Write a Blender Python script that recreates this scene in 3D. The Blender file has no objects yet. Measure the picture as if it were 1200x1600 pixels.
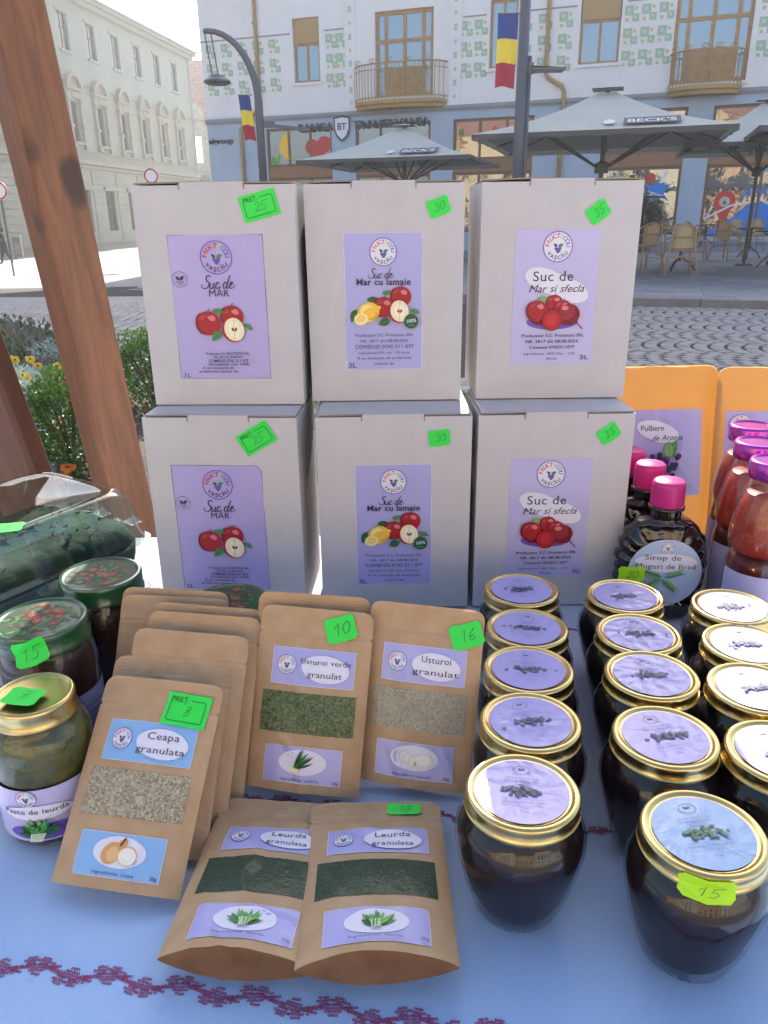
import bpy, math, random
from mathutils import Vector, Matrix, noise
R = math.radians
rnd = random.Random(7)
S = bpy.context.scene
COL = S.collection

# ---------------------------------------------------------------- camera, sky, sun, exposure
FPX, PITCH, ROLL = 1202.0, R(20.9), R(0.7)
CAM = Vector((0, 0, 1.177))
_r0 = Vector((1, 0, 0)); _u0 = Vector((0, math.sin(PITCH), math.cos(PITCH)))
FWD = Vector((0, math.cos(PITCH), -math.sin(PITCH)))
RGT = _r0*math.cos(ROLL) - _u0*math.sin(ROLL)
UPV = _u0*math.cos(ROLL) + _r0*math.sin(ROLL)
cd = bpy.data.cameras.new('camera'); cam = bpy.data.objects.new('camera', cd); COL.objects.link(cam)
cd.sensor_fit = 'VERTICAL'; cd.sensor_height = 32; cd.lens = 32*FPX/1600
cd.clip_start = 0.02; cd.clip_end = 2000
m = Matrix((RGT, UPV, -FWD)).transposed().to_4x4(); m.translation = CAM
cam.matrix_world = m
S.camera = cam

SUN_AZ, SUN_EL = R(4.6), R(33.6)
w = bpy.data.worlds.new('World'); S.world = w; w.use_nodes = True
wn = w.node_tree.nodes; wl = w.node_tree.links
bg = wn['Background']; sky = wn.new('ShaderNodeTexSky')
sky.sky_type = 'NISHITA'; sky.sun_disc = False
sky.sun_elevation = SUN_EL; sky.sun_rotation = SUN_AZ
sky.air_density = 1.0; sky.dust_density = 3.0; sky.ozone_density = 1.0; sky.altitude = 200
wl.new(sky.outputs[0], bg.inputs[0]); bg.inputs[1].default_value = 0.13
sd = bpy.data.lights.new('sun', 'SUN'); sd.energy = 5.0; sd.angle = R(0.53); sd.color = (1, .93, .82)
so = bpy.data.objects.new('sun', sd); COL.objects.link(so)
_sv = Vector((math.sin(SUN_AZ)*math.cos(SUN_EL), math.cos(SUN_AZ)*math.cos(SUN_EL), math.sin(SUN_EL)))
so.rotation_euler = _sv.to_track_quat('Z', 'Y').to_euler()
vs = S.view_settings
vs.view_transform = 'Standard'; vs.look = 'None'; vs.gamma = 1; vs.exposure = 1.42; vs.use_curve_mapping = False
try:
    S.cycles.max_bounces = 10; S.cycles.transmission_bounces = 8; S.cycles.transparent_max_bounces = 12
    S.cycles.caustics_reflective = False; S.cycles.caustics_refractive = False
    S.cycles.sample_clamp_indirect = 6
    S.cycles.use_denoising = True
except Exception: pass

T = 0.74                      # height of the table top
def ray(x, y): return FWD + RGT*((x-600)/FPX) + UPV*((800-y)/FPX)
def onz(x, y, z): d = ray(x, y); return CAM + d*((z-CAM.z)/d.z)
def ony(x, y, Y): d = ray(x, y); return CAM + d*(Y/d.y)
def proj(p):
    d = Vector(p)-CAM; k = d.dot(FWD)
    return (600+FPX*d.dot(RGT)/k, 800-FPX*d.dot(UPV)/k) if k > 0 else (-9999, -9999)
def sm(a, b, x):
    t = min(1, max(0, (x-a)/(b-a))); return t*t*(3-2*t)
def gz(x, y): return -0.8*sm(9, 28, y)*sm(12, -9, x)     # the square falls away gently to the far left

# ---------------------------------------------------------------- objects, tags
def tag(o, label=None, cat=None, group=None, kind=None):
    if label: o['label'] = label
    if cat: o['category'] = cat
    if group: o['group'] = group
    if kind: o['kind'] = kind
    return o
def empty(name, loc=(0, 0, 0), rz=0, label=None, cat=None, group=None, mat=None):
    o = bpy.data.objects.new(name, None); COL.objects.link(o); o.empty_display_size = .05
    if mat is not None: o.matrix_world = mat
    else: o.location = loc; o.rotation_euler = (0, 0, rz)
    return tag(o, label, cat, group)
def children(o): return [c for c in COL.objects if c.parent == o]
KIDS = {}
def link(name, me, parent=None, smooth=False):
    o = bpy.data.objects.new(name, me); COL.objects.link(o)
    if parent is not None:
        o.parent = parent; KIDS.setdefault(parent.name, []).append(o)
    if smooth: me.polygons.foreach_set('use_smooth', [True]*len(me.polygons))
    return o
def copy_tree(o, parent=None):
    c = o.copy(); COL.objects.link(c); c.parent = parent
    if parent is not None: KIDS.setdefault(parent.name, []).append(c)
    for ch in KIDS.get(o.name, []): copy_tree(ch, c)
    return c
def bevel(o, w=.002, n=2):
    b = o.modifiers.new('b', 'BEVEL'); b.width = w; b.segments = n; b.limit_method = 'ANGLE'; b.angle_limit = R(40); return o

class MB:
    def __init__(s): s.v = []; s.f = []; s.m = []
    def quad(s, a, b, c, d, mi=0):
        n = len(s.v); s.v += [tuple(a), tuple(b), tuple(c), tuple(d)]; s.f.append((n, n+1, n+2, n+3)); s.m.append(mi); return s
    def face(s, pts, mi=0):
        n = len(s.v); s.v += [tuple(p) for p in pts]; s.f.append(tuple(range(n, n+len(pts)))); s.m.append(mi); return s
    def box(s, x0, x1, y0, y1, z0, z1, mi=0, M=None):
        n = len(s.v)
        P = [(x0,y0,z0),(x1,y0,z0),(x1,y1,z0),(x0,y1,z0),(x0,y0,z1),(x1,y0,z1),(x1,y1,z1),(x0,y1,z1)]
        if M: P = [tuple(M @ Vector(p)) for p in P]
        s.v += P
        for q in ((0,3,2,1),(4,5,6,7),(0,1,5,4),(1,2,6,5),(2,3,7,6),(3,0,4,7)): s.f.append(tuple(n+i for i in q)); s.m.append(mi)
        return s
    def beam(s, a, b, w, h=None, mi=0, up=(0, 0, 1)):
        a = Vector(a); b = Vector(b); h = h or w; d = (b-a).normalized(); U = Vector(up)
        if abs(d.dot(U)) > .98: U = Vector((0, 1, 0))
        X = d.cross(U).normalized(); Y = X.cross(d)
        M = Matrix((X, Y, d)).transposed().to_4x4(); M.translation = a
        return s.box(-w/2, w/2, -h/2, h/2, 0, (b-a).length, mi, M)
    def tube(s, pts, r, n=8, mi=0, cap=True):
        pts = [Vector(p) for p in pts]; base = len(s.v); rr = r if isinstance(r, (list, tuple)) else [r]*len(pts)
        U = None
        for i, p in enumerate(pts):
            d = (pts[min(i+1, len(pts)-1)]-pts[max(i-1, 0)]).normalized()
            if U is None: U = Vector((0, 0, 1)) if abs(d.z) < .9 else Vector((1, 0, 0))
            X = d.cross(U).normalized(); U = X.cross(d).normalized()
            for k in range(n):
                a = 2*math.pi*k/n; s.v.append(tuple(p+(X*math.cos(a)+U*math.sin(a))*rr[i]))
        for i in range(len(pts)-1):
            for k in range(n):
                a = base+i*n+k; b = base+i*n+(k+1) % n
                s.f.append((a, b, b+n, a+n)); s.m.append(mi)
        if cap:
            s.f.append(tuple(base+k for k in range(n))[::-1]); s.m.append(mi)
            s.f.append(tuple(base+(len(pts)-1)*n+k for k in range(n))); s.m.append(mi)
        return s
    def lathe(s, prof, n=40, mi=0, sy=1, c=(0, 0, 0), capb=True, capt=True):
        base = len(s.v)
        for r, z in prof:
            for k in range(n):
                a = 2*math.pi*k/n; s.v.append((c[0]+r*math.cos(a), c[1]+r*math.sin(a)*sy, c[2]+z))
        for i in range(len(prof)-1):
            for k in range(n):
                a = base+i*n+k; b = base+i*n+(k+1) % n
                s.f.append((a, b, b+n, a+n)); s.m.append(mi)
        if capb: s.f.append(tuple(base+k for k in range(n))[::-1]); s.m.append(mi)
        if capt: s.f.append(tuple(base+(len(prof)-1)*n+k for k in range(n))); s.m.append(mi)
        return s
    def grid(s, fn, nu, nv, mi=0, flip=False):
        base = len(s.v)
        for j in range(nv+1):
            for i in range(nu+1): s.v.append(tuple(fn(i/nu, j/nv)))
        for j in range(nv):
            for i in range(nu):
                a = base+j*(nu+1)+i; q = (a, a+1, a+nu+2, a+nu+1)
                s.f.append(q[::-1] if flip else q); s.m.append(mi)
        return s
    def build(s, name, mats, parent=None, smooth=False, autosm=None):
        me = bpy.data.meshes.new(name); me.from_pydata(s.v, [], s.f)
        for mt in (mats if isinstance(mats, (list, tuple)) else [mats]): me.materials.append(mt)
        if any(s.m): me.polygons.foreach_set('material_index', s.m)
        o = link(name, me, parent, smooth or autosm is not None)
        if autosm is not None: me.set_sharp_from_angle(angle=R(autosm))
        return o

# ---------------------------------------------------------------- materials
def lin(c):
    c /= 255; return c/12.92 if c <= .04045 else ((c+.055)/1.055)**2.4
def rgb(r, g, b): return (lin(r), lin(g), lin(b), 1)
MATS = {}
def mat(name, col, rough=.6, metal=0, spec=.5, bump=0, bscale=50, var=0, vscale=8, coat=0, trans=0, ior=1.45, transl=0, stretch=None, detail=3, col2=None, sheen=0, cr=.05):
    if name in MATS: return MATS[name]
    mt = bpy.data.materials.new(name); mt.use_nodes = True; MATS[name] = mt
    N = mt.node_tree.nodes; L = mt.node_tree.links; p = N['Principled BSDF']
    col = tuple(col)+((1,) if len(col) == 3 else ())
    p.inputs['Base Color'].default_value = col; p.inputs['Roughness'].default_value = rough
    p.inputs['Metallic'].default_value = metal; p.inputs['Specular IOR Level'].default_value = spec
    p.inputs['IOR'].default_value = ior; p.inputs['Coat Weight'].default_value = coat; p.inputs['Coat Roughness'].default_value = cr
    p.inputs['Transmission Weight'].default_value = trans
    if sheen: p.inputs['Sheen Weight'].default_value = sheen
    if bump or var or col2:
        tc = N.new('ShaderNodeTexCoord'); mp = N.new('ShaderNodeMapping'); L.new(tc.outputs['Object'], mp.inputs[0])
        if stretch: mp.inputs['Scale'].default_value = stretch
    if var or col2:
        n = N.new('ShaderNodeTexNoise'); n.inputs['Scale'].default_value = vscale; n.inputs['Detail'].default_value = detail
        L.new(mp.outputs[0], n.inputs[0])
        r = N.new('ShaderNodeValToRGB'); L.new(n.outputs[0], r.inputs[0])
        r.color_ramp.elements[0].position = .32; r.color_ramp.elements[1].position = .68
        if col2: a, b = tuple(col2)[:3], col[:3]
        else: a, b = [c*(1-var) for c in col[:3]], [min(1, c*(1+var)) for c in col[:3]]
        r.color_ramp.elements[0].color = (*a, 1); r.color_ramp.elements[1].color = (*b, 1)
        L.new(r.outputs[0], p.inputs['Base Color'])
    if bump:
        n2 = N.new('ShaderNodeTexNoise'); n2.inputs['Scale'].default_value = bscale; n2.inputs['Detail'].default_value = 4
        L.new(mp.outputs[0], n2.inputs[0])
        bp = N.new('ShaderNodeBump'); bp.inputs['Strength'].default_value = min(1, bump); bp.inputs['Distance'].default_value = .3/bscale
        L.new(n2.outputs[0], bp.inputs['Height']); L.new(bp.outputs[0], p.inputs['Normal'])
    if transl:
        t = N.new('ShaderNodeBsdfTranslucent'); mx = N.new('ShaderNodeMixShader'); mx.inputs[0].default_value = transl
        L.new(p.inputs['Base Color'].links[0].from_socket, t.inputs[0]) if p.inputs['Base Color'].links else None
        if not p.inputs['Base Color'].links: t.inputs[0].default_value = col
        L.new(p.outputs[0], mx.inputs[1]); L.new(t.outputs[0], mx.inputs[2]); L.new(mx.outputs[0], N['Material Output'].inputs[0])
    return mt
def ink(r, g, b, rough=.45): return mat('print_%d_%d_%d_%d' % (r, g, b, rough*100), rgb(r, g, b), rough)

# ---------------------------------------------------------------- glyphs: flat lettering as meshes
GL = {}
def make_glyphs():
    cs = 'ABCDEFGHIJKLMNOPQRSTUVWXYZabcdefghijklmnopqrstuvwxyz0123456789.:,%#-\'\u0218\u0102\u021a\u00c2'
    tmp = []
    for ch in cs:
        for s in (ch, ch+'|'):
            for bold in (0, 1):
                c = bpy.data.curves.new('t', 'FONT'); c.body = s; c.size = 1; c.resolution_u = 3; c.offset = .018*bold
                o = bpy.data.objects.new('t', c); COL.objects.link(o); tmp.append((ch, len(s) > 1, bold, o, c))
    c = bpy.data.curves.new('t', 'FONT'); c.body = '|'; c.size = 1; ob = bpy.data.objects.new('t', c); COL.objects.link(ob)
    dg = bpy.context.evaluated_depsgraph_get(); dg.update()
    bar = max(v.co.x for v in bpy.data.meshes.new_from_object(ob.evaluated_get(dg)).vertices)
    for ch, wide, bold, o, c in tmp:
        me = bpy.data.meshes.new_from_object(o.evaluated_get(dg))
        if wide: GL.setdefault((ch, bold), {})['adv'] = max(v.co.x for v in me.vertices)-bar-.018*bold
        else:
            g = GL.setdefault((ch, bold), {}); g['v'] = [(v.co.x, v.co.y) for v in me.vertices]; g['f'] = [tuple(p.vertices) for p in me.polygons]
            # short flat stem ends get slab serifs in the serif style
            ec = {}
            for f in g['f']:
                for i in range(len(f)):
                    e = tuple(sorted((f[i], f[(i+1) % len(f)]))); ec[e] = ec.get(e, 0)+1
            sv = []
            for (a, b), k in ec.items():
                if k != 1: continue
                (xa, ya), (xb, yb) = g['v'][a], g['v'][b]
                if abs(ya-yb) < .004 and .05 < abs(xa-xb) < .17 and ch.isalpha():
                    up = any(abs(ya-h) < .03 for h in (.69, .70, .72, .73, .74, .52, .53, .54, .55, .76)); dn = abs(ya) < .03 or ya < -.15
                    if up or dn:
                        x0, x1 = sorted((xa, xb)); sv.append((x0-.05, x1+.05, ya-(.035 if up else 0), ya+(0 if up else .035)))
            if ch == 'M': sv = []
            if ch in 'MW' and sv: lo_, hi_ = min(a_[0] for a_ in sv), max(a_[1] for a_ in sv); sv = [a_ for a_ in sv if a_[0] < lo_+.06 or a_[1] > hi_-.06]
            g['s'] = sv
    for *_, o, c in tmp: bpy.data.objects.remove(o); bpy.data.curves.remove(c)
    bpy.data.objects.remove(ob)
make_glyphs()

class Art:
    """flat print: layered shapes in label space, gathered per sub-part and mapped onto a surface"""
    def __init__(s): s.parts = {}; s.lay = 1; s.cur = 'print'; s.st = [(0, 0, 1, 0)]
    def part(s, n): s.cur = n; return s
    def xf(s, p):
        x, y = p
        for cx, cy, k, a in reversed(s.st):
            x, y = cx+k*(x*math.cos(a)-y*math.sin(a)), cy+k*(x*math.sin(a)+y*math.cos(a))
        return x, y
    def push(s, cx, cy, k=1, a=0): s.st.append((cx, cy, k, a)); return s
    def pop(s): s.st.pop(); return s
    def add(s, vs, fs, mt, inc=1):
        d = s.parts.setdefault(s.cur, ([], [], [], []))
        n = len(d[0]); d[0].extend((*s.xf(p), s.lay) for p in vs); d[1].extend(tuple(n+i for i in f) for f in fs)
        if mt not in d[3]: d[3].append(mt)
        d[2].extend([d[3].index(mt)]*len(fs)); s.lay += inc*.4
    def rect(s, x0, y0, x1, y1, mt, nx=1, ny=1):
        vs = [(x0+(x1-x0)*i/nx, y0+(y1-y0)*j/ny) for j in range(ny+1) for i in range(nx+1)]
        s.add(vs, [(j*(nx+1)+i, j*(nx+1)+i+1, (j+1)*(nx+1)+i+1, (j+1)*(nx+1)+i) for j in range(ny) for i in range(nx)], mt)
    def poly(s, pts, mt): s.add(pts, [tuple(range(len(pts)))], mt)
    def ell(s, cx, cy, rx, ry, mt, rot=0, n=28, rings=3, a0=0, a1=360):
        vs = [(cx, cy)]; full = a1-a0 >= 360; m_ = n if full else n+1
        for k in range(1, rings+1):
            for i in range(m_):
                a = R(a0+(a1-a0)*i/n); x, y = rx*k/rings*math.cos(a), ry*k/rings*math.sin(a)
                vs.append((cx+x*math.cos(rot)-y*math.sin(rot), cy+x*math.sin(rot)+y*math.cos(rot)))
        fs = [(0, 1+i, 1+(i+1) % m_) for i in range(n)]
        for k in range(rings-1):
            b = 1+k*m_; fs += [(b+i, b+m_+i, b+m_+(i+1) % m_, b+(i+1) % m_) for i in range(n)]
        s.add(vs, fs, mt)
    def ring(s, cx, cy, r0, r1, mt, n=40, sy=1):
        vs = [(cx+r*math.cos(2*math.pi*i/n), cy+r*sy*math.sin(2*math.pi*i/n)) for r in (r0, r1) for i in range(n)]
        s.add(vs, [(i, i+n, (i+1) % n+n, (i+1) % n) for i in range(n)], mt, .25)
    def stroke(s, pts, w, mt, closed=False):
        n = len(pts); vs = []
        for i, (x, y) in enumerate(pts):
            a = pts[(i-1) % n] if closed else pts[max(i-1, 0)]; b = pts[(i+1) % n] if closed else pts[min(i+1, n-1)]
            dx, dy = b[0]-a[0], b[1]-a[1]; l = math.hypot(dx, dy) or 1
            ww = w if not isinstance(w, list) else w[i]
            vs += [(x-dy/l*ww/2, y+dx/l*ww/2), (x+dy/l*ww/2, y-dx/l*ww/2)]
        s.add(vs, [(2*i, 2*i+1, (2*i+3) % (2*n), (2*i+2) % (2*n)) for i in range(n if closed else n-1)], mt)
    def leaf(s, x, y, l, wd, ang, mt, vein=None):
        a = R(ang); top = []; bot = []
        for i in range(9):
            t = i/8; h = wd*math.sin(math.pi*t**.8)*.5; top.append((l*t, h)); bot.append((l*t, -h*.8))
        pts = top+bot[-2:0:-1]
        f = lambda p: (x+p[0]*math.cos(a)-p[1]*math.sin(a), y+p[0]*math.sin(a)+p[1]*math.cos(a))
        s.poly([f(p) for p in pts], mt)
        if vein: s.stroke([f((0, 0)), f((l*.9, 0))], wd*.06, vein)
    def text(s, t, cx, cy, size, mt, style='', width=None, rot=0, align=0, sp=0):
        bold = 1 if 'b' in style else 0; sh = .32 if 'i' in style else 0
        pen = 0; items = []
        for ch in t:
            if ch == ' ': pen += .3; continue
            g = GL.get((ch, bold)) or GL[('x', bold)]
            items.append((g, pen)); pen += g['adv']+sp+(.03 if 's' in style else 0)
        tot = pen-sp; kx = size if width is None else width/max(tot, .01)
        x0 = {0: -tot/2, -1: 0, 1: -tot}[align]; vs = []; fs = []
        for g, p in items:
            n = len(vs); vs += [(x+p, y) for x, y in g['v']]; fs += [tuple(n+i for i in f) for f in g['f']]
            if 's' in style:
                for a, b, c, d in g['s']:
                    n = len(vs); vs += [(a+p, c), (b+p, c), (b+p, d), (a+p, d)]; fs.append((n, n+1, n+2, n+3))
        ca, sa = math.cos(rot), math.sin(rot); out = []
        for x, y in vs:
            X = (x+x0+sh*y)*kx; Y = (y-.35)*size; out.append((cx+X*ca-Y*sa, cy+X*sa+Y*ca))
        if fs: s.add(out, fs, mt, .12)
    def build(s, mapf, parent, eps=.00022, names=None):
        res = []
        for k_, (n, (vs, fs, mi, mts)) in enumerate(s.parts.items()):
            up = 0 if k_ == 0 else dict(label_border=1.5, label_blob=2.5).get(n, 4.5)
            me = bpy.data.meshes.new(n); me.from_pydata([tuple(mapf(x, y, (l+up)*eps)) for x, y, l in vs], [], fs)
            for q in mts: me.materials.append(q)
            me.polygons.foreach_set('material_index', mi)
            res.append(link(n, me, parent))
        return res

# ---------------------------------------------------------------- prints shared by the goods
INK = ink(58, 52, 78); WHT = ink(225, 222, 235); LAV = mat('label_lavender', rgb(176, 164, 214), .38, coat=.3, cr=.2)
LAVB = mat('label_blue_lavender', rgb(172, 170, 220), .36, coat=.3, cr=.2); LAVP = mat('label_pale_lavender', rgb(190, 182, 222), .36, coat=.3, cr=.2)
LBLUE = mat('label_sky_blue', rgb(140, 182, 226), .36, coat=.3, cr=.2)
RED = ink(170, 32, 42); DRED = ink(120, 18, 34); GRN = ink(70, 140, 66); DGRN = ink(38, 92, 50); CRM = ink(240, 228, 190); YEL = ink(244, 196, 70); LYE = ink(250, 226, 140)
ORG = ink(240, 130, 50); BLU = ink(70, 150, 215); PUR = ink(110, 84, 176); PNK = ink(226, 120, 130); BRN = ink(120, 70, 40); TAN = ink(214, 160, 100); LGRN = ink(130, 180, 90)
LOGOC = [ink(206, 60, 60), ink(220, 92, 60), ink(190, 52, 70), ink(214, 80, 70), ink(170, 60, 90), ink(236, 190, 110), ink(70, 150, 200), ink(80, 110, 190), ink(90, 90, 170)]
def logo(A, x, y, r, disc=True, simple=False):
    A.part('logo').push(x, y, r)
    if disc: A.ell(0, 0, 1, 1, WHT, rings=2, n=36)
    A.ring(0, 0, .96, 1.02, PUR)
    for i, ch in enumerate('FRUCTECOU'):
        a = R(172-i*20.5); A.text(ch, .73*math.cos(a), .73*math.sin(a), .4, LOGOC[i], 'b', rot=a-math.pi/2)
    for i, ch in enumerate('VA\u0218C\u0102U'):
        a = R(218+i*21); A.text(ch, .72*math.cos(a), .72*math.sin(a), .36, INK, 'b', rot=a+math.pi/2)
    for bx, by in ((-.14, -.12), (.02, -.14), (.16, -.1), (-.05, -.24), (.1, -.25), (.02, -.34)): A.ell(bx, by, .1, .1, PUR, rings=1, n=10)
    A.leaf(.02, .0, .42, .24, 25, GRN); A.leaf(-.04, .0, .34, .2, 140, DGRN)
    A.pop()
def apple(A, x, y, r, cut=False):
    A.push(x, y, r)
    if cut:
        A.ell(-.06, 0, .98, 1.08, RED, rot=.25); A.ell(.04, .02, .86, 1.0, CRM, rot=.25); A.ell(.04, .02, .5, .68, ink(246, 238, 208), rot=.25)
        A.stroke([(.1, .95), (.02, .3), (.05, -.3), (0, -.9)], .05, TAN)
        A.ell(-.08, .02, .1, .17, BRN, rot=.4, rings=1); A.ell(.18, .02, .1, .17, BRN, rot=-.3, rings=1)
    else:
        A.ell(0, 0, 1, .94, RED); A.ell(-.42, -.02, .58, .84, DRED, rot=.1); A.ell(-.3, .04, .52, .76, RED, rot=.1)
        A.ell(.3, .42, .34, .22, PNK, rot=-.5, rings=1); A.ell(.0, .66, .3, .12, DRED, rings=1); A.stroke([(0, .66), (.05, .95), (.16, 1.12)], .07, BRN)
        for k in range(9): a = .5+k*.3; A.stroke([(.3*math.cos(a), .3+.3*math.sin(a)), (.7*math.cos(a), .2+.55*math.sin(a))], .025, PNK)
    A.pop()
def lemon(A, x, y, r):
    A.push(x, y, r); A.ell(0, 0, 1.05, .88, YEL, rot=.4); A.ell(.95, .42, .22, .18, YEL, rings=1); A.ell(-.2, .2, .6, .46, LYE, rot=.5); A.ell(.35, -.3, .5, .4, ink(230, 160, 40), rot=.4); A.ell(.1, -.1, .6, .5, YEL, rot=.4)
    A.ell(-.7, -.62, .66, .55, LYE, rot=.2); A.ell(-.7, -.58, .56, .44, ink(248, 236, 190), rot=.2); A.ell(-.7, -.56, .46, .34, ink(246, 206, 110), rot=.2)
    for k in range(6): a = k*1.05; A.stroke([(-.7, -.56), (-.7+.45*math.cos(a), -.56+.33*math.sin(a))], .035, LYE)
    A.pop()
HW = {'0': [[(.5, 1), (.2, .8), (.1, .4), (.3, 0), (.6, .1), (.75, .5), (.65, .9), (.45, 1)]], '1': [[(.1, .6), (.45, 1), (.4, 0)]],
      '2': [[(.15, .75), (.35, 1), (.65, .9), (.6, .6), (.1, 0), (.4, .08), (.8, .05)]], '3': [[(.15, .9), (.5, 1), (.65, .75), (.35, .55), (.7, .35), (.55, .05), (.15, .05)]],
      '5': [[(.3, .95), (.2, .55), (.5, .6), (.7, .35), (.5, .05), (.15, .05)], [(.28, .95), (.95, 1.05)]], '6': [[(.6, 1), (.25, .6), (.15, .2), (.4, 0), (.65, .2), (.5, .45), (.2, .3)]],
      '7': [[(.1, .95), (.7, 1), (.35, 0)], [(.2, .5), (.65, .55)]], '8': [[(.6, .9), (.3, 1), (.25, .7), (.6, .4), (.55, .05), (.25, .05), (.2, .35), (.6, .7), (.6, .9)]]}
PEN = ink(34, 40, 60); GREEN = mat('sticker_green', rgb(52, 226, 78), .55); LIME = mat('sticker_lime', rgb(178, 232, 34), .55); DKG = ink(20, 80, 50)
def smooth(pts, k=5):
    out = []; P = [pts[0]]+list(pts)+[pts[-1]]
    for i in range(1, len(P)-2):
        for j in range(k):
            t = j/k; a, b, c, d = P[i-1], P[i], P[i+1], P[i+2]
            out.append(tuple(.5*((2*b[q])+(-a[q]+c[q])*t+(2*a[q]-5*b[q]+4*c[q]-d[q])*t*t+(-a[q]+3*b[q]-3*c[q]+d[q])*t**3) for q in (0, 1)))
    return out+[pts[-1]]
CURS = [[(.55, .88), (.4, 1.0), (.22, .9), (.25, .65), (.45, .48), (.5, .22), (.3, .0), (.05, .05), (-.1, .2), (0, .32)], [(.62, .45), (.58, .15), (.68, 0), (.82, .1), (.92, .45)], [(.92, .45), (.88, .12), (.98, .0), (1.08, .15)],
        [(1.32, .4), (1.2, .48), (1.08, .3), (1.12, .05), (1.28, .02), (1.42, .2)], [(1.96, .42), (1.8, .48), (1.68, .3), (1.72, .05), (1.85, .04), (1.98, .38)], [(2.12, 1.05), (2.0, .4), (1.98, .08), (2.1, .03), (2.2, .2)],
        [(2.2, .2), (2.4, .40), (2.34, .5), (2.22, .35), (2.24, .06), (2.42, .02), (2.65, .22)]]
def sucde(A, x, y, wd, mt, w=.085):
    k = wd/2.8; A.push(x-wd*.47, y-k*.5, k)
    for st in CURS:
        p = smooth([(a+.22*b, b) for a, b in st]); A.stroke(p, [w*(.55+.6*abs(math.sin(3*i/len(p)+.6))) for i in range(len(p))], mt)
    A.pop()
def hand(A, t, x, y, h, w=.07):
    n = len(t)
    for i, ch in enumerate(t):
        A.push(x+(i-n/2)*h*.72, y-h/2, h)
        for st in HW[ch]: A.stroke([(a+.18*b, b) for a, b in st], w, PEN)
        A.pop()
def tag_art(txt, w=.024, h=.019, kind='tag', mt=None):
    A = Art(); A.lay = 4; mt = mt or GREEN; A.part('price_sticker')
    if kind == 'pret':
        A.rect(-w/2, -h/2, w/2, h/2, mt, 4, 4)
        A.part('lettering'); A.text('PRE\u021a:', -w*.2, h*.31, h*.24, DKG, '')
        a, b = w*.4, h*.36
        A.stroke([(w*.06, b*.85), (a*.9, b*.85), (a, b*.7), (a, -b*.9), (a*.93, -b), (-a*.93, -b), (-a, -b*.9), (-a, b*.6), (-a*.95, b*.75)], w*.014, DKG)
        hand(A, txt, 0, -h*.03, h*.34, .04)
    else:
        c = w*.1
        A.poly([(-w/2+c, -h/2), (0, -h/2-c*.3), (w/2-c, -h/2), (w/2, -h/2+c), (w/2-c*.25, 0), (w/2, h/2-c), (w/2-c, h/2), (0, h/2-c*.3), (-w/2+c, h/2), (-w/2, h/2-c), (-w/2+c*.25, 0), (-w/2, -h/2+c)], mt)
        A.part('lettering'); hand(A, txt, 0, 0, h*.46, .055)
    return A
def put_tag(txt, mapf, parent, w, h, kind='tag', mt=None, eps=.00025):
    A = tag_art(txt, w, h, kind, mt); res = A.build(mapf, parent, eps)
    res[1].parent = res[0]; KIDS[parent.name].remove(res[1]); KIDS.setdefault(res[0].name, []).append(res[1])
    return res[0]
def art_under(A, mapf, parent, eps=.00022):
    """first part is the paper, the others become its sub-parts"""
    res = A.build(mapf, parent, eps)
    for o in res[1:]:
        o.parent = res[0]; KIDS[parent.name].remove(o); KIDS.setdefault(res[0].name, []).append(o)
    return res[0]

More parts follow.
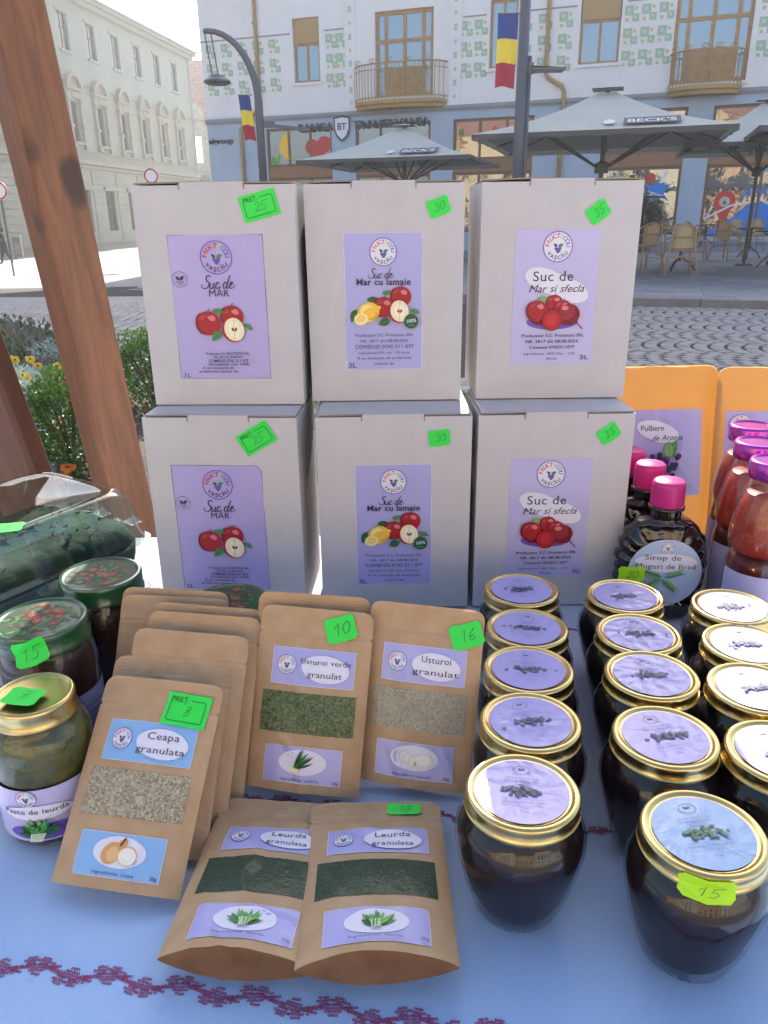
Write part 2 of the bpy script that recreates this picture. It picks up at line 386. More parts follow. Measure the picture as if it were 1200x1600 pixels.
# ================================================================ THE STALL
def wood_mat(name, c1, c2, knots=()):
    mt = bpy.data.materials.new(name); mt.use_nodes = True; N = mt.node_tree.nodes; L = mt.node_tree.links; p = N['Principled BSDF']
    tc = N.new('ShaderNodeTexCoord'); mp = N.new('ShaderNodeMapping'); mp.inputs['Scale'].default_value = (14, 14, 1.1); L.new(tc.outputs['Object'], mp.inputs[0])
    n = N.new('ShaderNodeTexNoise'); n.inputs['Scale'].default_value = 4; n.inputs['Detail'].default_value = 7; n.inputs['Roughness'].default_value = .65; n.inputs['Distortion'].default_value = 1.2
    L.new(mp.outputs[0], n.inputs[0]); r = N.new('ShaderNodeValToRGB'); L.new(n.outputs[0], r.inputs[0])
    r.color_ramp.elements[0].position = .3; r.color_ramp.elements[0].color = (*c2, 1); r.color_ramp.elements[1].position = .62; r.color_ramp.elements[1].color = (*c1, 1)
    last = r.outputs[0]
    for i, (kx, ky, kz, kr) in enumerate(knots):
        s = N.new('ShaderNodeVectorMath'); s.operation = 'SUBTRACT'; L.new(tc.outputs['Object'], s.inputs[0]); s.inputs[1].default_value = (kx, ky, kz)
        sc = N.new('ShaderNodeVectorMath'); sc.operation = 'MULTIPLY'; L.new(s.outputs[0], sc.inputs[0]); sc.inputs[1].default_value = (1/kr, 1/kr, .55/kr)
        ad = N.new('ShaderNodeVectorMath'); ad.operation = 'ADD'; L.new(sc.outputs[0], ad.inputs[0])
        nn = N.new('ShaderNodeTexNoise'); nn.inputs['Scale'].default_value = 18; L.new(tc.outputs['Object'], nn.inputs[0])
        ns = N.new('ShaderNodeVectorMath'); ns.operation = 'SCALE'; ns.inputs['Scale'].default_value = 1.3; L.new(nn.outputs['Color'], ns.inputs[0]); L.new(ns.outputs[0], ad.inputs[1])
        ln = N.new('ShaderNodeVectorMath'); ln.operation = 'LENGTH'; L.new(ad.outputs[0], ln.inputs[0])
        mr = N.new('ShaderNodeMapRange'); mr.inputs[1].default_value = .95; mr.inputs[2].default_value = 1.45; mr.inputs[3].default_value = .8; mr.inputs[4].default_value = 0; L.new(ln.outputs['Value'], mr.inputs[0])
        mx = N.new('ShaderNodeMix'); mx.data_type = 'RGBA'; L.new(mr.outputs[0], mx.inputs[0]); L.new(last, mx.inputs[6]); mx.inputs[7].default_value = (.02, .014, .012, 1); last = mx.outputs[2]
    L.new(last, p.inputs['Base Color']); p.inputs['Roughness'].default_value = .5
    b = N.new('ShaderNodeBump'); b.inputs['Strength'].default_value = .35; b.inputs['Distance'].default_value = .004; L.new(n.outputs[0], b.inputs['Height']); L.new(b.outputs[0], p.inputs['Normal'])
    return mt
WOOD = wood_mat('orange_stained_wood', (.25, .105, .048), (.13, .055, .03), ((-.030, -.04, 1.33, .024), (-.044, .0, 1.23, .020), (.03, -.02, 1.27, .016), (.044, .02, .70, .02), (-.02, -.03, 1.62, .02)))
WOOD2 = wood_mat('dark_stained_wood', (.11, .040, .020), (.06, .022, .012))
PLY = wood_mat('pale_table_wood', (.4, .28, .16), (.3, .2, .1))

# slanted posts of the stall, seen corner-on
def post(name, a, b, w, h, m_, rot, label):
    a = Vector(a); b = Vector(b); d = (b-a).normalized()
    X = d.cross(Vector((0, 1, 0))).normalized()*-1; X = (X - d*X.dot(d)).normalized(); Y = d.cross(X)
    Mx = Matrix((X, Y, d)).transposed().to_4x4() @ Matrix.Rotation(rot, 4, 'Z'); Mx.translation = a
    o = MB().box(-w/2, w/2, -h/2, h/2, 0, (b-a).length).build('wooden_post', m_); bevel(o, .006, 2)
    o.matrix_world = Mx; tag(o, label, 'post'); return o
_b = ony(198, 800, 1.30); _t = ony(4, -30, 1.16); _d = (_t-_b)
post('wooden_post', _b-_d*(_b.z/_d.z), _t+_d*1.2, .073, .068, WOOD, R(47), 'thick slanting orange-stained post with dark knots, rising past the stacked white boxes')
_b = ony(34, 747, 1.22); _t = ony(-40, 563, 1.16); _d = (_t-_b)
post('wooden_post', _b-_d*(_b.z/_d.z), _t+_d*5, .09, .05, WOOD2, R(-8), 'darker brown slanting plank at the left edge, behind the clear plastic tub')

tb = empty('market_table', (0, .6, 0), 0, 'wooden trestle market table under the blue embroidered cloth', 'table')
MB().box(-1.15, 1.15, -.42, .44, T-.04, T-.006).build('tabletop', PLY, tb)
for sx in (-1, 1):
    for y in (-.36, .38): MB().box(sx*1.05-.03, sx*1.05+.03, y-.03, y+.03, 0, T-.041).build('leg', PLY, tb)
for i in range(2): MB().box(-1.02, 1.02, (-.375, .365)[i], (-.345, .395)[i], T-.1, T-.0405).build('stretcher', PLY, tb)

# tablecloth: cotton, woven, blue of skylit shade painted in, paler lavender at the back
def cloth_mat():
    mt = bpy.data.materials.new('woven_cotton_skylit'); mt.use_nodes = True; N = mt.node_tree.nodes; L = mt.node_tree.links; p = N['Principled BSDF']
    tc = N.new('ShaderNodeTexCoord')
    n = N.new('ShaderNodeTexNoise'); n.inputs['Scale'].default_value = 3.2; n.inputs['Detail'].default_value = 4; L.new(tc.outputs['Object'], n.inputs[0])
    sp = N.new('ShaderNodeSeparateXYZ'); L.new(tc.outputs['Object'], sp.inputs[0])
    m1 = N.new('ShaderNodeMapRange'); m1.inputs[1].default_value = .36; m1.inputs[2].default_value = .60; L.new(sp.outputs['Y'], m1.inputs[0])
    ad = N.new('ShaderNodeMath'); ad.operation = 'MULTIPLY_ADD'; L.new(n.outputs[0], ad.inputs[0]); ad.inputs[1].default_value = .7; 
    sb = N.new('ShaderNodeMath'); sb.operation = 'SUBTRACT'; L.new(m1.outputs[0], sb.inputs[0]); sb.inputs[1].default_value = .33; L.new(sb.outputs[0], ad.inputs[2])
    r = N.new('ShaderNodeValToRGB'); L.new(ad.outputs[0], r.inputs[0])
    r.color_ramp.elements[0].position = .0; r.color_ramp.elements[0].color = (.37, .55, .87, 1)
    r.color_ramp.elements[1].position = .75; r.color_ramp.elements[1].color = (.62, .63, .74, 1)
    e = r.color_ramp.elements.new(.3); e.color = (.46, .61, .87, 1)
    ws = []
    for sc, rt in ((2300, 0), (2300, 1.5708)):
        mp = N.new('ShaderNodeMapping'); mp.inputs['Rotation'].default_value = (0, 0, rt+.35); L.new(tc.outputs['Object'], mp.inputs[0])
        wv = N.new('ShaderNodeTexWave'); wv.inputs['Scale'].default_value = sc/6.283; wv.inputs['Distortion'].default_value = .8; wv.inputs['Detail'].default_value = 1; L.new(mp.outputs[0], wv.inputs[0]); ws.append(wv)
    mu = N.new('ShaderNodeMath'); mu.operation = 'ADD'; L.new(ws[0].outputs['Fac'], mu.inputs[0]); L.new(ws[1].outputs['Fac'], mu.inputs[1])
    hs = N.new('ShaderNodeMix'); hs.data_type = 'RGBA'; hs.blend_type = 'MULTIPLY'; hs.inputs[0].default_value = .35; L.new(r.outputs[0], hs.inputs[6])
    rr = N.new('ShaderNodeMapRange'); rr.inputs[2].default_value = 2; rr.inputs[3].default_value = .62; rr.inputs[4].default_value = 1.38; L.new(mu.outputs[0], rr.inputs[0]); L.new(rr.outputs[0], hs.inputs[7])
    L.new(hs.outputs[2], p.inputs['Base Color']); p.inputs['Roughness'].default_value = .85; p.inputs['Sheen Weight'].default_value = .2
    b = N.new('ShaderNodeBump'); b.inputs['Strength'].default_value = .6; b.inputs['Distance'].default_value = .0003; L.new(mu.outputs[0], b.inputs['Height']); L.new(b.outputs[0], p.inputs['Normal'])
    return mt
def cz(x, y):
    v = noise.noise(Vector((x*7, y*3.2, 1.3)))*.5 + .5*noise.noise(Vector((x*3+y*5, y*9-x*2, 4)))
    cr = abs(noise.noise(Vector((x*4+y*2, y*6-x, 9.5)))); fold = .0030*max(0, 1-cr*14)*(.3+max(0, noise.noise(Vector((x*5, y*5, 3)))))
    return T - .0034 - .0034*max(0, v) + fold
def cloth_pt(u, v):
    x = -1.3+2.6*u; y = .02+1.2*v
    if y > 1.05: d = y-1.05; k = min(d, .01); return (x, 1.05+k+.01*math.sin(x*19)*min(1, d*10), T-.002-(d-k))
    if y < .17: d = .17-y; k = min(d, .01); return (x, .17-k-.01*math.sin(x*17)*min(1, d*10), T-.002-(d-k))
    return (x, y, cz(x, y))
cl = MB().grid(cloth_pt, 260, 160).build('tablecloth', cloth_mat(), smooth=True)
tag(cl, 'blue woven tablecloth with dark red embroidered bands, spread over the market table', 'tablecloth')
THREAD = mat('dark_red_thread', rgb(146, 66, 108), .85, bump=.3, bscale=900)
A = Art()
def band(a, b, n, w):
    a = Vector(a); b = Vector(b); d = b-a; l = d.length; d /= l; nn = Vector((-d.y, d.x)); per = l/n; st = w*.185
    f = lambda s, t: tuple(a+d*s+nn*t); k_ = w/.011
    lobes = []
    for i in range(n):
        s0 = i*per
        for sg in (1, -1):
            c = s0+per*(.25 if sg > 0 else .75)
            lobes += [(c, sg*.10*w, per*.30, w*.20, sg*.34), (c-per*.13, sg*.46*w, per*.095, w*.26, .5*sg), (c+per*.06, sg*.52*w, per*.10, w*.30, -.2*sg), (c+per*.20, sg*.26*w, per*.08, w*.20, .2), (c+per*.02, -sg*.30*w, per*.05, w*.14, 0), (c+per*.25, 0, per*.13, w*.11, -.5*sg)]
    lobes.sort(); S_, k = -per, 0
    for (c, t, rs_, rt, an) in lobes:
        ca, sa = math.cos(an*.5), math.sin(an*.5)
        for p in range(-int(rs_/st)-1, int(rs_/st)+2):
            for q_ in range(-int(rt/st)-1, int(rt/st)+2):
                x, y = p*st, q_*st
                if (x/rs_)**2+(y/rt)**2 > 1: continue
                g = f(c+x*ca-y*sa+rnd.uniform(-.1, .1)*st, t+x*sa+y*ca+rnd.uniform(-.1, .1)*st); A.ring(g[0], g[1], st*.22, st*.55, THREAD, 7, .85)
_e0 = Vector((-.2472, .3558)); _e1 = Vector((.0336, .3115)); _dd = (_e1-_e0)
band(_e0-_dd*1.8, _e1+_dd*2.4, 31, .011)
_e0 = Vector((-.1176, .5046)); _e1 = Vector((.0646, .4764)); _dd = (_e1-_e0)
band(_e0-_dd*2.6, _e1+_dd*3.2, 30, .008)
_e0 = Vector((-.1, .835)); _e1 = Vector((.322, .745)); _dd = (_e1-_e0)
band(_e0-_dd*1, _e1+_dd*1.4, 34, .007)
THR = A.build(lambda x, y, h: (x, y, cz(x, y)+.00045+.0002*math.sin(x*5000)*math.sin(y*4100)), cl, 1e-7)[0]; THR.name = 'embroidery'; THR['kind'] = 'stuff'

# ---------------------------------------------------------------- boxes of juice
CARD = mat('white_cardboard', (.55, .525, .53), .72, bump=.16, bscale=240, var=.03, vscale=30)
CARDE = mat('cardboard_cut_edge', (.30, .25, .20), .9)
BW, BH, BD = .1725, .2368, .13
def juice_box(kind, x, y, z, yaw, label, price, tx, ty, tr, off=(0, 0), peel=False):
    Mx = Matrix.Translation((x, y, z)) @ Matrix.Rotation(yaw, 4, 'Z')
    r = empty('juice_box', mat=Mx, label=label, cat='box', group='boxes of juice stacked at the back of the stall')
    w = BW/2; rs = kind*7+int(z*10); q = random.Random(rs)
    def dent(x, z):
        e = sm(0, .012, w-abs(x))*sm(0, .012, z)*sm(0, .010, BH-.003-z); return e*(.0011*noise.noise(Vector((x*16+rs, z*13, rs)))+.0004*noise.noise(Vector((x*60, z*50+rs, rs))))
    mb = MB()
    # body: slightly bulged panels
    def panel(fn, nu, nv): mb.grid(fn, nu, nv)
    bl = .0012
    hh = BH-.0030
    panel(lambda u, v: (-w+2*w*u, -bl*math.sin(math.pi*u)*math.sin(math.pi*v)-dent(-w+2*w*u, hh*v), hh*v), 40, 54)
    panel(lambda u, v: (w+bl*math.sin(math.pi*u)*math.sin(math.pi*v), BD*u, hh*v), 8, 8)
    panel(lambda u, v: (w-2*w*u, BD, hh*v), 2, 2)
    panel(lambda u, v: (-w-bl*math.sin(math.pi*u)*math.sin(math.pi*v), BD*(1-u), hh*v), 8, 8)
    panel(lambda u, v: (-w+2*w*u, BD*v, hh), 2, 2); mb.grid(lambda u, v: (-w+2*w*u, BD*(1-v), 0), 2, 2)
    mb.build('carton', CARD, r, autosm=40)
    # lid flap with a bowed front edge, leaves a dark slit left and right of the tab
    bow = q.uniform(.0006, .0016); l0 = -w+.003
    def lid(u, v): return (l0+(2*w-.004)*u, .0016+(BD-.002)*v, hh+.0010+bow*math.sin(math.pi*min(1, u*1.6))*(1-v)**2)
    mb = MB().grid(lid, 16, 6); mb.grid(lambda u, v: (lambda p: (p[0], p[1], p[2]+.0016))(lid(u, v)), 16, 6)
    mb.grid(lambda u, v: (lambda p: (p[0], p[1], p[2]+.0016*v))(lid(u, 0)), 16, 1, 1); mb.grid(lambda u, v: (lambda p: (p[0], p[1], p[2]+.0016*v))(lid(1, u)), 6, 1, 1)
    mb.build('lid_flap', [CARD, CARDE], r, autosm=40)
    t0, t1 = -w+.30*BW, -w+.69*BW
    mb = MB().box(t0, t1, -.0003, .0030, hh-.0006, BH-.0001); bevel(mb.build('tuck_tab', CARD, r), .0002, 1)
    MB().box(t0-.0016, t0, -.0004, .001, hh-.0045, hh+.001).box(t1, t1+.0016, -.0004, .001, hh-.0045, hh+.001).build('tuck_slit', CARDE, r)['kind'] = 'stuff'
    # rounded side ear peeping at the upper left edge
    mb = MB(); mb.grid(lambda u, v: (-w-.0006-.0035*math.sin(math.pi*v)**.5*math.sin(math.pi*u), BD*(.12+.3*u), .142+.034*v), 8, 8); mb.build('hand_hole_flap', CARD, r, smooth=True)
    A = Art(); lab(A, kind, off, peel)
    mp = lambda u, v, h: (u, -h-bl*math.sin(math.pi*(u+w)/BW)*math.sin(math.pi*min(1, v/hh))-dent(u, v)-.00025, v)
    art_under(A, mp, r, .00011)
    ca, sa = math.cos(tr), math.sin(tr)
    tm = lambda u, v, h: mp(tx+u*ca-v*sa, ty+u*sa+v*ca, h*.5+.0003)
    if kind == 0: put_tag(price, tm, r, .0395, .0262, 'pret')
    else: put_tag(price, tm, r, .0245, .0185)
    return r
def lab(A, kind, off, peel):
    specs = [(.103, .154, -.0015+off[0], .1075+off[1]), (.086, .148, -.0020+off[0], .1105+off[1]), (.0925, .146, -.0020+off[0], .1130+off[1])]
    W, H, cx, cy = specs[kind]; A.push(cx, cy)
    L = lambda fu, fv: (-W/2+W*fu, H/2-H*fv)
    A.part('label')
    if kind == 0:
        A.push(0, 0)
        if peel:
            c = .006; A.rect(-W/2, -H/2, W/2, H/2-c, LAV, 26, 38); A.lay -= .4; A.rect(-W/2, H/2-c, W/2-c, H/2, LAV, 26, 2); A.lay -= .4; A.poly([(W/2-c, H/2-c), (W/2, H/2-c), (W/2-c, H/2)], LAV)
        else: A.rect(-W/2, -H/2, W/2, H/2, LAV, 26, 38)
        A.pop(); A.part('label_border'); A.stroke([(-W/2, -H/2), (W/2, -H/2), (W/2, H/2-(.006 if peel else 0)), (W/2-(.006 if peel else 0), H/2), (-W/2, H/2)], .0005, INK, True)
        logo(A, *L(.5, .15), .0172, disc=False)
        A.part('lettering'); sucde(A, *L(.5, .315), .038, INK); A.text('M\u0102R', *L(.5, .39), .0105, INK, '', .023)
        A.part('emblem'); e = L(.095, .295); A.ring(*e, .0080, .0084, INK); A.leaf(e[0]-.0003, e[1]-.001, .0062, .0034, 130, INK); A.leaf(e[0]+.0003, e[1]-.001, .0066, .0036, 50, INK)
        A.text('NATURAL', e[0], e[1]-.0028, .0022, INK, 'b', .009); A.text('100%', e[0], e[1]-.0052, .0018, INK, 'b', .005)
        A.part('fruit_picture'); A.leaf(*L(.60, .595), .014, .0065, 20, GRN); A.leaf(*L(.74, .61), .012, .006, -30, GRN, DGRN)
        apple(A, *L(.62, .555), .0130); apple(A, *L(.36, .60), .0140); A.leaf(*L(.50, .66), -.015, .010, 40, GRN, DGRN); apple(A, *L(.635, .645), .0128, True); A.leaf(*L(.42, .51), .014, .006, -8, GRN, DGRN)
        A.part('small_print')
        for fv, t, sz, wd in ((.815, 'Producator S.C. FRUCTECOU SRL', .0036, .049), (.840, 'NR. 3817 din 08.08.2024', .0030, .033), (.868, 'COMENZI 0742 511 077', .0046, .045), (.893, 'Ingrediente: mar 100%', .0034, .046), (.918, 'A se consuma de', .0034, .036), (.945, 'preferinta inainte de', .0034, .044)):
            A.text(t, *L(.55 if fv < .9 else .43, fv), sz, INK, 'b', wd)
        A.text('3 L', *L(.075, .972), .0062, INK, 'b', .007)
    elif kind == 1:
        A.rect(-W/2, -H/2, W/2, H/2, LAVB, 26, 38); A.part('label_border'); A.stroke([(-W/2, -H/2), (W/2, -H/2), (W/2, H/2), (-W/2, H/2)], .0009, WHT, True)
        logo(A, *L(.50, .135), .0145)
        A.part('lettering'); sucde(A, *L(.47, .285), .029, INK); A.text('Mar cu lamaie', *L(.50, .345), .0098, INK, 'sb', .061)
        A.part('fruit_picture'); A.leaf(*L(.16, .545), -.016, .010, 62, DGRN, GRN); A.leaf(*L(.28, .475), .016, .007, 0, DGRN); A.leaf(*L(.48, .43), .013, .006, 5, GRN, DGRN)
        apple(A, *L(.72, .455), .0118); apple(A, *L(.50, .53), .0120); A.leaf(*L(.84, .55), .012, .006, -20, GRN, DGRN); lemon(A, *L(.30, .565), .0120); A.leaf(*L(.58, .625), -.014, .010, 20, DGRN, GRN); apple(A, *L(.70, .56), .0118, True)
        c = L(.855, .635); A.ell(*c, .0082, .0082, DGRN, rings=1, n=16); A.text('100%', c[0], c[1]+.0006, .0052, WHT, 'b', .0115, rot=.12); A.text('natural', c[0], c[1]-.0042, .0022, LGRN, 'b', .007)
        A.part('small_print')
        for fv, t, sz, wd in ((.735, 'Producator S.C. Fructecou SRL', .0042, .066), (.778, 'NR. 3817 din 08.08.2024', .0042, .055), (.822, 'COMENZI 0742 511 077', .0058, .067), (.868, 'Ingrediente 95% mar , 5% lamie', .0034, .058), (.908, 'A se consuma de preferinta', .0040, .062), (.95, 'inainte de', .0040, .023)):
            A.text(t, *L(.5, fv), sz, INK, '', wd)
        A.text('3L', *L(.075, .962), .0078, INK, '', .0095)
    else:
        A.rect(-W/2, -H/2, W/2, H/2, LAVP, 26, 38); logo(A, *L(.5, .125), .0158)
        A.part('label_blob'); A.push(*L(.52, .40), 1, -.35); A.ell(-.014, 0, .024, .0125, WHT); A.ell(.015, -.001, .023, .0120, WHT); A.ell(0, 0, .022, .012, WHT); A.pop()
        A.part('lettering'); A.text('Suc de', *L(.47, .335), .0150, INK, 's', .046); A.text('Mar si sfecla', *L(.51, .425), .0115, INK, 'i', .062)
        A.part('fruit_picture'); A.ell(*L(.49, .675), .0290, .0085, PUR); A.ell(*L(.33, .62), .0125, .0115, DRED); A.leaf(*L(.30, .50), .013, .006, 0, LGRN)
        apple(A, *L(.50, .535), .0098); apple(A, *L(.60, .575), .0102); apple(A, *L(.29, .59), .0122); A.ell(*L(.68, .62), .0125, .0118, DRED); A.ell(*L(.66, .60), .0095, .0085, ink(150, 40, 54)); A.stroke([L(.77, .67), L(.86, .73)], .0012, DRED)
        A.ell(*L(.63, .57), .004, .0026, PNK, rings=1); A.ell(*L(.48, .66), .0115, .0118, DRED); A.ell(*L(.48, .66), .0105, .0108, ink(178, 28, 44)); A.ell(*L(.48, .66), .006, .0065, ink(196, 44, 56))
        A.part('small_print')
        for fv, t, sz, wd in ((.775, 'Producator S.C. Fructecou SRL', .0046, .071), (.82, 'NR. 3817 din 08.08.2024.', .0046, .061), (.865, 'Comenzi 0742511077', .0046, .052)):
            A.text(t, *L(.5, fv), sz, INK, 'sb', wd)
        A.text('Ingrediente : 85% Mar , 15%', *L(.47, .915), .0036, INK, '', .059); A.text('Sfecla', *L(.50, .953), .0036, INK, '', .013); A.text('3L', *L(.90, .945), .0072, INK, '', .0115)
    A.pop()
Z2 = T+BH+.0012
juice_box(0, -.1810, .8285, T, R(-3.5), 'white cardboard apple juice box, lavender label peeling at a corner, lower left of six', '25', .041, .2110, R(30), (-.006, -.005), True)
juice_box(1, .0120, .8235, T, R(0), 'white cardboard box with lemon and apple label, lower middle of six, green 30 sticker', '30', .050, .2100, R(6), (.001, -.005))
juice_box(2, .1915, .8250, T, R(.6), 'white cardboard box with beetroot and apple label, lower right of six, green 35 sticker', '35', .058, .2120, R(35), (-.001, -.002))
juice_box(0, -.1765, .8760, Z2, R(-2.2), 'white cardboard box of apple juice, upper left of six, whole lavender label with three apples', '25', .049, .2130, R(14))
juice_box(1, .0045, .8880, Z2, R(.3), 'white cardboard box with lemon and apple label, upper middle of six, stacked on another', '30', .058, .2100, R(20))
juice_box(2, .1955, .8895, Z2, R(-.2), 'white cardboard box with beetroot and apple label, upper right of six, beside the umbrellas', '35', .039, .2030, R(35))

# ---------------------------------------------------------------- kraft pouches
KRAFT = mat('kraft_paper', (.64, .43, .25), .58, bump=.35, bscale=150, col2=(.58, .37, .20), vscale=60, transl=.22)
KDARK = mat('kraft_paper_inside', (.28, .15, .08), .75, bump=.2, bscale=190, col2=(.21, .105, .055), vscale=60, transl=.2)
def grain(name, c1, c2, c3, sc=480):
    mt = bpy.data.materials.new(name); mt.use_nodes = True; N = mt.node_tree.nodes; L = mt.node_tree.links; p = N['Principled BSDF']
    tc = N.new('ShaderNodeTexCoord'); v = N.new('ShaderNodeTexVoronoi'); v.inputs['Scale'].default_value = sc; ds = N.new('ShaderNodeTexNoise'); ds.inputs['Scale'].default_value = sc*.5; L.new(tc.outputs['Object'], ds.inputs[0]); dm = N.new('ShaderNodeVectorMath'); dm.operation = 'MULTIPLY_ADD'; L.new(ds.outputs['Color'], dm.inputs[0]); dm.inputs[1].default_value = (1.6/sc,)*3; L.new(tc.outputs['Object'], dm.inputs[2]); L.new(dm.outputs[0], v.inputs[0])
    r = N.new('ShaderNodeValToRGB'); r.color_ramp.elements[0].color = (*c1, 1); r.color_ramp.elements[1].color = (*c3, 1); e = r.color_ramp.elements.new(.5); e.color = (*c2, 1)
    sp = N.new('ShaderNodeSeparateColor'); L.new(v.outputs['Color'], sp.inputs[0]); L.new(sp.outputs[0], r.inputs[0]); L.new(r.outputs[0], p.inputs['Base Color'])
    b = N.new('ShaderNodeBump'); b.inputs['Strength'].default_value = .9; b.inputs['Distance'].default_value = .0012; b.invert = True; L.new(v.outputs['Distance'], b.inputs['Height']); L.new(b.outputs[0], p.inputs['Normal'])
    p.inputs['Roughness'].default_value = .7; p.inputs['Coat Weight'].default_value = .35; p.inputs['Coat Roughness'].default_value = .25
    return mt
GRAINS = {'ceapa': grain('onion_flakes', (.25, .18, .10), (.43, .35, .22), (.58, .52, .38), 720), 'verde': grain('green_garlic_flakes', (.035, .07, .02), (.09, .15, .05), (.24, .24, .11), 800),
          'usturoi': grain('garlic_granules', (.33, .28, .19), (.45, .40, .28), (.52, .48, .36), 900), 'leurda': grain('ramson_powder', (.018, .045, .022), (.025, .06, .03), (.04, .08, .04), 900)}
def sfun(W, H, thick, gus, seed=0):
    rz = .022*H/.147
    def hw(v):
        k = W/2; rr = .0085*W/.094
        if v > H-rr: d = v-(H-rr); k -= rr-math.sqrt(max(0, rr*rr-d*d))
        if abs(v-(H-rz)) < .0011: k -= .0014
        return k
    def t(u, v):
        a = max(-1, min(1, 2*u/W)); e = max(0, 1-a*a)
        top = H*.86; b = math.sin(math.pi*min(1, (v+.10*H)/(top+.10*H)))**.8 if v < top else 0
        g = gus*max(0, 1-v/(.30*H))**1.5
        n = noise.noise(Vector((u*38+seed*3.1, v*30, seed)))*.0011+noise.noise(Vector((u*90, v*70+seed, seed)))*.0004
        w1 = noise.noise(Vector((u*24+v*17+seed, v*13-u*8, seed*1.7))); n += .0017*(1-abs(w1)*5 if abs(w1) < .2 else 0)*(.4+.6*(v < H*.9))
        z = (e**.75)*thick*b + (e**.9)*g + e*n
        z += (.0008*math.exp(-((v-H*.835)/.0010)**2)+.0005*math.exp(-((v-H*.862)/.0008)**2))*(e > .02)+.00022*math.sin(v*3600)*(v > H*.90)*(e > .02)
        return z
    return hw, t
